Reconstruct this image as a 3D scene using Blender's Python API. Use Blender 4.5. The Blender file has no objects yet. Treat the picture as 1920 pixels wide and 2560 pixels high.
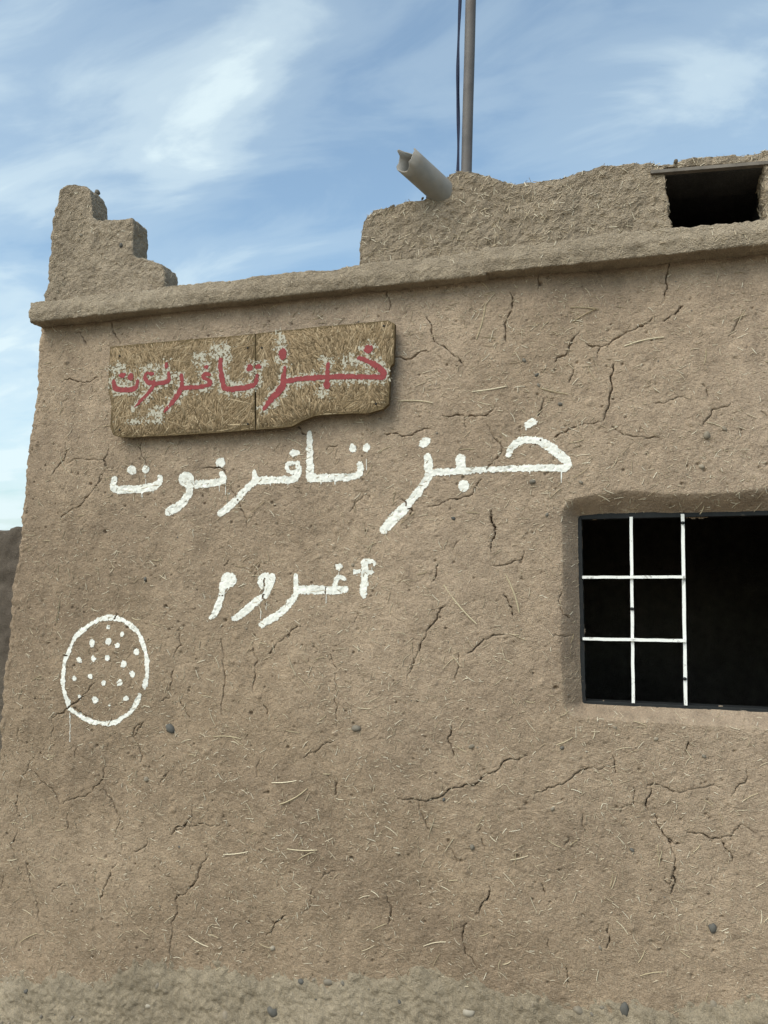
import bpy, bmesh, math, random
import numpy as np
from mathutils import Vector, Matrix

random.seed(7)
rng = np.random.default_rng(11)
scene = bpy.context.scene
R = math.radians

# ------------------------------------------------------------------ camera
F_PX, DIST, EYE = 1923.0, 2.9, 1.75          # focal length in photo pixels, distance to the wall, eye height
YAW, PITCH = R(17.3), R(5.0)
FWD = np.array([-math.sin(YAW) * math.cos(PITCH), math.cos(YAW) * math.cos(PITCH), math.sin(PITCH)])
RGT = np.array([math.cos(YAW), math.sin(YAW), 0.0])
UPV = np.cross(RGT, FWD)
cam_d = bpy.data.cameras.new('camera')
cam = bpy.data.objects.new('camera', cam_d)
scene.collection.objects.link(cam)
cam_d.sensor_fit = 'VERTICAL'
cam_d.sensor_height = 24.0
cam_d.lens = F_PX / 2560.0 * 24.0
cam_d.clip_start = 0.05
cam_d.clip_end = 3000
m = Matrix(((RGT[0], UPV[0], -FWD[0]), (RGT[1], UPV[1], -FWD[1]), (RGT[2], UPV[2], -FWD[2])))
cam.matrix_world = Matrix.Translation((0, -DIST, EYE)) @ m.to_4x4()
scene.camera = cam


def ray(px, py):
    return FWD + RGT * (px - 960) / F_PX - UPV * (py - 1280) / F_PX


def W(px, py, Y=0.0):
    """where the photo's pixel lies on the vertical plane at depth Y: (X, Z) in metres"""
    d = ray(px, py)
    t = (DIST + Y) / d[1]
    return d[0] * t, EYE + d[2] * t


# ------------------------------------------------------------------ sky, sun, exposure
SUN_EL, SUN_AZ = R(48), math.atan2(-0.40, -0.80)     # high, in front of the wall and to the left
world = bpy.data.worlds.new('World')
scene.world = world
world.use_nodes = True
nt = world.node_tree
N, L = nt.nodes, nt.links
N.clear()


def nd(tree, kind, **kw):
    n = tree.nodes.new(kind)
    for k, v in kw.items():
        if k in n.inputs.keys() if isinstance(k, str) else False:
            n.inputs[k].default_value = v
        else:
            setattr(n, k, v)
    return n


def vmath(tree, op, a, b=None):
    n = tree.nodes.new('ShaderNodeVectorMath')
    n.operation = op
    for i, v in enumerate((a, b)):
        if v is None:
            continue
        if isinstance(v, bpy.types.NodeSocket):
            tree.links.new(v, n.inputs[i])
        else:
            n.inputs[i].default_value = v
    return n.outputs['Value'] if op in ('DOT_PRODUCT', 'LENGTH') else n.outputs['Vector']


def fmath(tree, op, a, b=None, clamp=False):
    n = tree.nodes.new('ShaderNodeMath')
    n.operation = op
    n.use_clamp = clamp
    for i, v in enumerate((a, b)):
        if v is None:
            continue
        if isinstance(v, bpy.types.NodeSocket):
            tree.links.new(v, n.inputs[i])
        else:
            n.inputs[i].default_value = v
    return n.outputs[0]


def noise(tree, vec, scale, detail=4.0, rough=0.5, dist=0.0, col=False, lac=2.0):
    n = tree.nodes.new('ShaderNodeTexNoise')
    n.inputs['Scale'].default_value = scale
    n.inputs['Detail'].default_value = detail
    n.inputs['Roughness'].default_value = rough
    n.inputs['Distortion'].default_value = dist
    n.inputs['Lacunarity'].default_value = lac
    if vec is not None:
        tree.links.new(vec, n.inputs['Vector'])
    return n.outputs['Color' if col else 'Fac']


def ramp(tree, fac, stops, interp='LINEAR'):
    n = tree.nodes.new('ShaderNodeValToRGB')
    n.color_ramp.interpolation = interp
    els = n.color_ramp.elements
    while len(els) < len(stops):
        els.new(0.5)
    for e, (p, c) in zip(els, stops):
        e.position = p
        e.color = (c, c, c, 1) if not isinstance(c, tuple) else (*c, 1)
    tree.links.new(fac, n.inputs['Fac'])
    return n.outputs['Color']


def mixc(tree, fac, a, b, mode='MIX'):
    n = tree.nodes.new('ShaderNodeMix')
    n.data_type = 'RGBA'
    n.blend_type = mode
    for s, v in ((0, fac), (6, a), (7, b)):
        if isinstance(v, bpy.types.NodeSocket):
            tree.links.new(v, n.inputs[s])
        elif isinstance(v, tuple):
            n.inputs[s].default_value = (*v, 1)
        else:
            n.inputs[s].default_value = v
    return n.outputs[2]


sky = N.new('ShaderNodeTexSky')
sky.sky_type = 'NISHITA'
sky.sun_disc = False
sky.sun_elevation = SUN_EL
sky.sun_rotation = SUN_AZ
sky.air_density = 1.0
sky.dust_density = 2.6
sky.ozone_density = 1.2
tc = N.new('ShaderNodeTexCoord')
gen = vmath(nt, 'NORMALIZE', tc.outputs['Generated'])
# high thin cloud: fibrous noise on a flat layer overhead, thicker in a few banks
sep = N.new('ShaderNodeSeparateXYZ')
L.new(gen, sep.inputs[0])
zc = fmath(nt, 'ADD', fmath(nt, 'MAXIMUM', sep.outputs['Z'], 0.0), 0.22)
cmb = N.new('ShaderNodeCombineXYZ')
L.new(fmath(nt, 'DIVIDE', sep.outputs['X'], zc), cmb.inputs[0])
L.new(fmath(nt, 'DIVIDE', sep.outputs['Y'], zc), cmb.inputs[1])
mp = N.new('ShaderNodeMapping')
mp.inputs['Rotation'].default_value = (0, 0, R(-38))
mp.inputs['Scale'].default_value = (1.0, 2.0, 1.0)
mp.inputs['Location'].default_value = (3.1, 1.7, 0.4)
L.new(cmb.outputs[0], mp.inputs[0])
wisp = noise(nt, mp.outputs[0], 2.8, 7, 0.54, 0.45)
soft = noise(nt, cmb.outputs[0], 0.9, 3, 0.5, 0.3)


def bank(px, py, ang, sl, ss):
    """a bank of cloud round the sky direction of one pixel, long side tilted by ang"""
    c = ray(px, py); c = c / np.linalg.norm(c)
    r = RGT - c * (RGT @ c); r /= np.linalg.norm(r)
    u = np.cross(r, c)
    a = r * math.cos(ang) + u * math.sin(ang)
    b = -r * math.sin(ang) + u * math.cos(ang)
    da = fmath(nt, 'POWER', fmath(nt, 'DIVIDE', vmath(nt, 'DOT_PRODUCT', gen, tuple(a)), sl), 2.0)
    db = fmath(nt, 'POWER', fmath(nt, 'DIVIDE', vmath(nt, 'DOT_PRODUCT', gen, tuple(b)), ss), 2.0)
    g = fmath(nt, 'EXPONENT', fmath(nt, 'MULTIPLY', fmath(nt, 'ADD', da, db), -1.0))
    front = fmath(nt, 'GREATER_THAN', vmath(nt, 'DOT_PRODUCT', gen, tuple(c)), 0.0)
    return fmath(nt, 'MULTIPLY', g, front)


banks = None
for args, k in (((260, 290, R(22), 0.30, 0.085), 0.22), ((600, 190, R(52), 0.17, 0.055), 0.30), ((1780, 260, R(28), 0.30, 0.075), 0.30),
                ((60, 900, R(10), 0.30, 0.32), 0.36), ((30, 1330, R(0), 0.5, 0.16), 0.46)):
    g = fmath(nt, 'MULTIPLY', bank(*args), k)
    banks = g if banks is None else fmath(nt, 'ADD', banks, g)
dens = fmath(nt, 'ADD', fmath(nt, 'SUBTRACT', fmath(nt, 'MULTIPLY', wisp, 1.75), 0.40), fmath(nt, 'MULTIPLY', soft, 0.34))
dens = fmath(nt, 'ADD', dens, banks)
cover = ramp(nt, fmath(nt, 'MULTIPLY', dens, 0.7), [(0.36, 0.08), (0.60, 0.24), (0.84, 0.56), (1.0, 0.86)], 'EASE')
bg = N.new('ShaderNodeBackground')
bg.inputs['Strength'].default_value = 0.108
skyw = mixc(nt, 1.0, sky.outputs['Color'], (1.10, 1.24, 1.17), 'MULTIPLY')
skyc = mixc(nt, cover, skyw, (4.5, 5.3, 5.5))
L.new(skyc, bg.inputs['Color'])
wo = N.new('ShaderNodeOutputWorld')
L.new(bg.outputs[0], wo.inputs['Surface'])

sun_d = bpy.data.lights.new('sun', 'SUN')
sun_d.energy = 1.3
sun_d.angle = R(46)
sun_d.color = (1.0, 0.95, 0.87)
sun = bpy.data.objects.new('sun', sun_d)
scene.collection.objects.link(sun)
sv = Vector((math.sin(SUN_AZ) * math.cos(SUN_EL), math.cos(SUN_AZ) * math.cos(SUN_EL), math.sin(SUN_EL)))
sun.rotation_euler = sv.to_track_quat('Z', 'Y').to_euler()

vs = scene.view_settings
vs.view_transform = 'Standard'
vs.look = 'None'
vs.gamma = 1.0
vs.use_curve_mapping = False
vs.exposure = 0.78
scene.render.film_transparent = False
scene.cycles.max_bounces = 6

# ------------------------------------------------------------------ numeric noise


def _h(ix, iy, iz, s):
    h = (ix.astype(np.uint32) * np.uint32(374761393) + iy.astype(np.uint32) * np.uint32(668265263)
         + iz.astype(np.uint32) * np.uint32(2147483647 - 5003) + np.uint32(s * 9781 + 17))
    h = (h ^ (h >> np.uint32(13))) * np.uint32(1274126177)
    h = h ^ (h >> np.uint32(16))
    return (h & np.uint32(0xffff)).astype(np.float32) / 32767.5 - 1.0


def vn2(x, y, f, s=0):
    x = np.asarray(x, np.float32) * f + 1000.0; y = np.asarray(y, np.float32) * f + 1000.0
    ix = np.floor(x).astype(np.int32); iy = np.floor(y).astype(np.int32)
    u = x - ix; v = y - iy
    u = u * u * (3 - 2 * u); v = v * v * (3 - 2 * v)
    z = np.zeros_like(ix)
    a = _h(ix, iy, z, s); b = _h(ix + 1, iy, z, s); c = _h(ix, iy + 1, z, s); d = _h(ix + 1, iy + 1, z, s)
    return (a * (1 - u) + b * u) * (1 - v) + (c * (1 - u) + d * u) * v


def vn3(p, f, s=0):
    q = np.asarray(p, np.float32) * f + 500.0
    i = np.floor(q).astype(np.int32); t = q - i
    t = t * t * (3 - 2 * t)
    out = 0
    for dx in (0, 1):
        for dy in (0, 1):
            for dz in (0, 1):
                w = (t[:, 0] if dx else 1 - t[:, 0]) * (t[:, 1] if dy else 1 - t[:, 1]) * (t[:, 2] if dz else 1 - t[:, 2])
                out = out + w * _h(i[:, 0] + dx, i[:, 1] + dy, i[:, 2] + dz, s)
    return out


def sstep(a, b, x):
    t = np.clip((x - a) / (b - a), 0, 1)
    return t * t * (3 - 2 * t)


def roughen(pts, amt, s=0):
    """midpoint displacement of a polyline [(x, z)]"""
    pts = [np.array(p, float) for p in pts]
    r = random.Random(s)
    for k in range(3):
        out = [pts[0]]
        for a, b in zip(pts, pts[1:]):
            d = b - a
            n = np.array([-d[1], d[0]])
            out += [(a + b) / 2 + n * r.uniform(-amt, amt), b]
        pts = out
    return np.array(pts)


# ------------------------------------------------------------------ object helpers
COL = scene.collection


def link(name, mesh, mat=None, parent=None, smooth=True):
    o = bpy.data.objects.new(name, mesh)
    COL.objects.link(o)
    if mat is not None and not mesh.materials:
        mesh.materials.append(mat)
    if smooth and mesh.polygons:
        mesh.polygons.foreach_set('use_smooth', np.ones(len(mesh.polygons), bool))
    if parent is not None:
        o.parent = parent
        o.matrix_parent_inverse = parent.matrix_world.inverted()
    return o


def mesh_np(name, v, f):
    v = np.asarray(v, np.float32); f = np.asarray(f, np.int32)
    me = bpy.data.meshes.new(name)
    me.vertices.add(len(v)); me.vertices.foreach_set('co', v.ravel())
    n = f.shape[1]
    me.loops.add(f.size); me.loops.foreach_set('vertex_index', f.ravel())
    me.polygons.add(len(f))
    me.polygons.foreach_set('loop_start', np.arange(0, f.size, n, dtype=np.int32))
    me.polygons.foreach_set('loop_total', np.full(len(f), n, np.int32))
    me.update(calc_edges=True)
    me.validate()
    return me


def empty(name, loc=(0, 0, 0)):
    o = bpy.data.objects.new(name, None)
    o.empty_display_size = 0.2
    o.location = loc
    COL.objects.link(o)
    bpy.context.view_layer.update()
    return o


def tag(o, label=None, cat=None, group=None, kind=None):
    for k, v in (('label', label), ('category', cat), ('group', group), ('kind', kind)):
        if v:
            o[k] = v
    return o


def box_mesh(name, x0, x1, y0, y1, z0, z1, bev=0.0):
    bm = bmesh.new()
    bmesh.ops.create_cube(bm, size=1)
    for v in bm.verts:
        v.co = Vector(((x0 + x1) / 2 + v.co.x * (x1 - x0), (y0 + y1) / 2 + v.co.y * (y1 - y0), (z0 + z1) / 2 + v.co.z * (z1 - z0)))
    if bev:
        bmesh.ops.bevel(bm, geom=bm.edges[:], offset=bev, segments=2, affect='EDGES', profile=0.6)
    me = bpy.data.meshes.new(name); bm.to_mesh(me); bm.free()
    return me


def prism(outline, y0, y1):
    """outline [(x, z)] extruded from y0 to y1"""
    bm = bmesh.new()
    a = [bm.verts.new((x, y0, z)) for x, z in outline]
    b = [bm.verts.new((x, y1, z)) for x, z in outline]
    bm.faces.new(a); bm.faces.new(b[::-1])
    n = len(a)
    for i in range(n):
        j = (i + 1) % n
        bm.faces.new((a[j], a[i], b[i], b[j]))
    bmesh.ops.recalc_face_normals(bm, faces=bm.faces[:])
    return bm


def remeshed(name, bm, voxel, amps, seed, smooth_it=2):
    """voxel remesh of a rough body, then mud relief along the normals"""
    me = bpy.data.meshes.new(name + '_src')
    bmesh.ops.triangulate(bm, faces=bm.faces[:])
    bm.to_mesh(me); bm.free()
    o = bpy.data.objects.new(name + '_src', me)
    COL.objects.link(o)
    r = o.modifiers.new('r', 'REMESH'); r.mode = 'VOXEL'; r.voxel_size = voxel
    if smooth_it:
        s = o.modifiers.new('s', 'SMOOTH'); s.factor = 0.5; s.iterations = smooth_it
    bpy.context.view_layer.update()
    dg = bpy.context.evaluated_depsgraph_get()
    out = bpy.data.meshes.new_from_object(o.evaluated_get(dg))
    out.name = name
    bpy.data.objects.remove(o); bpy.data.meshes.remove(me)
    n = len(out.vertices)
    co = np.empty(n * 3, np.float32); out.vertices.foreach_get('co', co); co = co.reshape(-1, 3)
    no = np.empty(n * 3, np.float32); out.vertex_normals.foreach_get('vector', no); no = no.reshape(-1, 3)
    d = np.zeros(n, np.float32)
    for k, (f, a) in enumerate(amps):
        d += a * vn3(co, f, seed + k)
    co = co + no * d[:, None]
    out.vertices.foreach_set('co', co.ravel()); out.update()
    return out


# ------------------------------------------------------------------ materials
def new_mat(name):
    mt = bpy.data.materials.new(name)
    mt.use_nodes = True
    t = mt.node_tree
    b = t.nodes['Principled BSDF']
    b.inputs['Specular IOR Level'].default_value = 0.15
    return mt, t, b


def obj_co(t):
    n = t.nodes.new('ShaderNodeTexCoord')
    return n.outputs['Object']


def bump(t, b, height, strength, dist):
    n = t.nodes.new('ShaderNodeBump')
    n.inputs['Strength'].default_value = strength
    n.inputs['Distance'].default_value = dist
    t.links.new(height, n.inputs['Height'])
    t.links.new(n.outputs['Normal'], b.inputs['Normal'])


def mud(name, c_lo, c_mid, c_hi, speck=(0.42, 0.36, 0.27), speck_amt=0.35, bs=0.7, patch=None):
    mt, t, b = new_mat(name)
    co = obj_co(t)
    big = noise(t, co, 0.9, 5, 0.55, 0.4)
    base = ramp(t, big, [(0.32, c_lo), (0.50, c_mid), (0.66, c_hi)])
    if patch:        # a paler tone, growing towards the upper right
        wide = noise(t, co, 0.55, 2, 0.4, 0.2)
        sp = t.nodes.new('ShaderNodeSeparateXYZ')
        t.links.new(co, sp.inputs[0])
        lean_ = fmath(t, 'ADD', fmath(t, 'MULTIPLY', sp.outputs['X'], 0.10), fmath(t, 'MULTIPLY', sp.outputs['Z'], 0.13))
        base = mixc(t, ramp(t, fmath(t, 'ADD', lean_, wide), [(0.45, 0.0), (0.95, 0.75)]), base, patch)
    midn = noise(t, co, 14, 6, 0.65)
    base = mixc(t, 0.75, base, ramp(t, midn, [(0.30, 0.36), (0.50, 0.5), (0.72, 0.64)]), 'OVERLAY')
    run = t.nodes.new('ShaderNodeMapping')          # faint rain runs and hand-smoothed sweeps
    run.inputs['Scale'].default_value = (5.5, 1.0, 0.9)
    t.links.new(co, run.inputs[0])
    base = mixc(t, 0.5, base, ramp(t, noise(t, run.outputs[0], 1.0, 5, 0.6, 0.6), [(0.30, 0.38), (0.5, 0.5), (0.70, 0.60)]), 'OVERLAY')
    fine = noise(t, co, 190, 3, 0.7)
    base = mixc(t, 0.7, base, ramp(t, fine, [(0.28, 0.28), (0.5, 0.5), (0.72, 0.70)]), 'OVERLAY')
    fib = None
    # chopped straw too small to model: short pale fibres in three directions
    for k, (rot, sc) in enumerate(((20, (42, 90, 250)), (75, (46, 90, 270)), (128, (40, 90, 240)), (165, (44, 90, 260)))):
        rt_ = t.nodes.new('ShaderNodeVectorRotate')
        rt_.rotation_type = 'Y_AXIS'
        rt_.inputs['Angle'].default_value = R(rot)
        t.links.new(co, rt_.inputs['Vector'])
        mpn = t.nodes.new('ShaderNodeMapping')
        mpn.inputs['Scale'].default_value = sc
        mpn.inputs['Location'].default_value = (k * 3.3, 0, k * 1.7)
        t.links.new(rt_.outputs[0], mpn.inputs[0])
        s = noise(t, mpn.outputs[0], 1.0, 1, 0.4, 0.6)
        fib = s if fib is None else fmath(t, 'ADD', fib, s)
        base = mixc(t, fmath(t, 'MULTIPLY', ramp(t, s, [(0.67, 0.0), (0.74, 1.0)]), speck_amt), base, speck)
    t.links.new(base, b.inputs['Base Color'])
    b.inputs['Roughness'].default_value = 0.95
    b.inputs['Specular IOR Level'].default_value = 0.08
    hh = fmath(t, 'ADD', fmath(t, 'MULTIPLY', noise(t, co, 60, 5, 0.7), 1.0), fmath(t, 'MULTIPLY', noise(t, co, 260, 3, 0.7), 0.5))
    hh = fmath(t, 'ADD', hh, fmath(t, 'MULTIPLY', fib, 0.8))
    bump(t, b, hh, bs, 0.007)
    return mt


M_WALL = mud('mud_plaster', (0.205, 0.151, 0.106), (0.264, 0.197, 0.135), (0.32, 0.242, 0.170), patch=(0.375, 0.29, 0.219), bs=0.55)
M_TOP = mud('parapet_mud', (0.255, 0.205, 0.149), (0.297, 0.240, 0.177), (0.335, 0.272, 0.203), speck_amt=0.45, bs=0.9)
M_LEDGE = mud('ledge_mud', (0.275, 0.223, 0.162), (0.312, 0.254, 0.187), (0.35, 0.288, 0.214), speck_amt=0.2, bs=0.9)
M_PLINTH = mud('plinth_earth', (0.20, 0.163, 0.115), (0.242, 0.20, 0.143), (0.292, 0.243, 0.177), speck=(0.4, 0.36, 0.29), speck_amt=0.15, bs=0.55)
M_NEIGH = mud('shaded_neighbour_mud', (0.095, 0.078, 0.062), (0.115, 0.094, 0.076), (0.135, 0.112, 0.09), speck_amt=0.1)  # the set-back wall's shade is put into a darker mud colour
M_EARTH = mud('ground_earth', (0.22, 0.18, 0.13), (0.27, 0.225, 0.165), (0.31, 0.26, 0.195), speck_amt=0.1, bs=1.0)
M_DIM = mud('dim_room_mud', (0.13, 0.115, 0.098), (0.17, 0.15, 0.128), (0.21, 0.185, 0.155), speck_amt=0.0)  # indoor dimness partly put into the colour of the room walls

M_BLACK = mud('shade_black', (0.04, 0.04, 0.042), (0.055, 0.054, 0.053), (0.075, 0.07, 0.064), speck_amt=0.0)  # shade inside the parapet opening, painted as a near-black colour


def tone_mat(name, stops, rough=0.8, per_object=False, fibre=None):
    """colour picked at random for each loose piece"""
    mt, t, b = new_mat(name)
    g = t.nodes.new('ShaderNodeNewGeometry')
    val = g.outputs['Random Per Island']
    if per_object:
        oi = t.nodes.new('ShaderNodeObjectInfo')
        val = oi.outputs['Random']
    c = ramp(t, val, stops)
    co = obj_co(t)
    n1 = noise(t, co, 120 if fibre is None else fibre, 4, 0.6)
    c = mixc(t, 0.5, c, ramp(t, n1, [(0.3, 0.36), (0.5, 0.5), (0.7, 0.62)]), 'OVERLAY')
    t.links.new(c, b.inputs['Base Color'])
    b.inputs['Roughness'].default_value = rough
    return mt


STRAW_STOPS = [(0.0, (0.32, 0.25, 0.17)), (0.3, (0.42, 0.34, 0.235)), (0.7, (0.58, 0.49, 0.36)), (1.0, (0.74, 0.67, 0.53))]
M_STRAW = tone_mat('dry_straw', STRAW_STOPS, 0.7)
M_STRAW_BIG = tone_mat('dry_straw_stalk', [(0.0, (0.38, 0.31, 0.20)), (0.5, (0.50, 0.42, 0.28)), (1.0, (0.68, 0.60, 0.45))], 0.65, per_object=True)
M_PEBBLE = tone_mat('river_pebble', [(0.0, (0.085, 0.085, 0.08)), (0.2, (0.12, 0.11, 0.095)), (0.5, (0.19, 0.165, 0.13)), (0.85, (0.26, 0.215, 0.16)), (1.0, (0.36, 0.32, 0.26))], 0.7, per_object=True)
M_FLAKE = tone_mat('wood_flake', [(0.0, (0.15, 0.104, 0.058)), (0.2, (0.21, 0.15, 0.085)), (0.75, (0.262, 0.19, 0.112)), (1.0, (0.345, 0.268, 0.17))], 0.75, fibre=60)


def plain(name, col, rough=0.6, var=0.15, scale=30, metal=0.0, dirt=None, dirt_at=(0.6, 0.75), dirt_scale=18, bmp=0.0):
    mt, t, b = new_mat(name)
    co = obj_co(t)
    n1 = noise(t, co, scale, 5, 0.6)
    c = mixc(t, 1.0, col, ramp(t, n1, [(0.3, 1 - var), (0.7, 1.0)]), 'MULTIPLY')
    if dirt:
        n2 = noise(t, co, dirt_scale, 6, 0.7, 0.5)
        c = mixc(t, ramp(t, n2, [(dirt_at[0], 0.0), (dirt_at[1], 1.0)]), c, dirt)
    t.links.new(c, b.inputs['Base Color'])
    b.inputs['Roughness'].default_value = rough
    b.inputs['Metallic'].default_value = metal
    if bmp:
        bump(t, b, n1, bmp, 0.004)
    return mt


M_PAINT = plain('white_wall_paint', (0.80, 0.79, 0.73), 0.75, 0.16, 75, dirt=(0.42, 0.36, 0.27), dirt_at=(0.58, 0.80), dirt_scale=48, bmp=0.8)
M_RED = plain('red_sign_paint', (0.265, 0.052, 0.054), 0.6, 0.25, 70, dirt=(0.22, 0.13, 0.08), dirt_at=(0.66, 0.8), dirt_scale=80, bmp=0.4)
M_SMEAR = plain('chalky_underpaint', (0.46, 0.43, 0.35), 0.8, 0.2, 80, dirt=(0.30, 0.23, 0.13), dirt_at=(0.55, 0.72), dirt_scale=70)
M_BOARD = plain('board_core', (0.16, 0.115, 0.06), 0.85, 0.5, 45, bmp=0.8)
M_BARS = plain('white_bar_enamel', (0.80, 0.80, 0.77), 0.45, 0.08, 40, dirt=(0.15, 0.14, 0.125), dirt_at=(0.57, 0.70), dirt_scale=28)
M_FRAME = plain('dark_steel_frame', (0.022, 0.024, 0.025), 0.6, 0.3, 25, dirt=(0.12, 0.10, 0.08), dirt_at=(0.62, 0.8))
M_PIPE = plain('grey_plastic_pipe', (0.29, 0.275, 0.25), 0.6, 0.22, 14, dirt=(0.27, 0.23, 0.18), dirt_at=(0.5, 0.75), dirt_scale=12)
M_POLE = plain('weathered_pole', (0.15, 0.138, 0.132), 0.55, 0.3, 10, dirt=(0.12, 0.095, 0.08), dirt_at=(0.55, 0.8), dirt_scale=9)
M_STRAP = plain('navy_strap', (0.028, 0.034, 0.065), 0.8, 0.3, 60)
M_PLANK = plain('grey_lintel_plank', (0.20, 0.175, 0.15), 0.85, 0.4, 18, dirt=(0.10, 0.085, 0.07), bmp=0.5)

# ------------------------------------------------------------------ the ground
GX = np.concatenate([[-1500, -400, -120, -40, -20, -12], np.linspace(-8, 6, 57), [10, 16, 30, 90, 300, 1500]])
GY = np.concatenate([[-1500, -400, -120, -40, -20, -12], np.linspace(-8, 8, 65), [14, 30, 90, 300, 1500]])


def ground_z(x):
    return 0.06 + 0.16 * np.clip(np.asarray(x, float), -5.0, 3.0)


gx, gy = np.meshgrid(GX, GY, indexing='ij')
gz = ground_z(gx) + 0.015 * vn2(gx, gy, 1.3, 3) + 0.006 * vn2(gx, gy, 5.0, 4)
idx = np.arange(gx.size).reshape(gx.shape)
gf = np.stack([idx[:-1, :-1], idx[1:, :-1], idx[1:, 1:], idx[:-1, 1:]], -1).reshape(-1, 4)
ground = link('ground', mesh_np('ground', np.stack([gx, gy, gz], -1).reshape(-1, 3), gf), M_EARTH)
tag(ground, 'sloping bare earth street along the foot of the wall', 'ground', kind='structure')

# ------------------------------------------------------------------ the mud building: front wall as a relief
building = empty('mud_building', (0, 0, float(ground_z(0))))
tag(building, 'low mud plaster bakery building with white painted writing and a barred window', 'building')

STEP = 0.0036
X0 = -2.83
ZTOP = 3.0
SPAN = 2.2
WIN = dict(x0=-0.150, x1=0.95, z0=1.300, z1=1.976, dep=0.092)


def edge_shift(z):
    return 0.071 * np.clip(z, 0, 4) + 0.008 * vn2(z, z * 0, 7, 41) + 0.005 * vn2(z, z * 0, 28, 42) + 0.003 * vn2(z, z * 0, 80, 43)


def crop(ox, oy, s, lists):
    return [[(ox + x * s, oy + y * s) for x, y in l] for l in lists]


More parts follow.
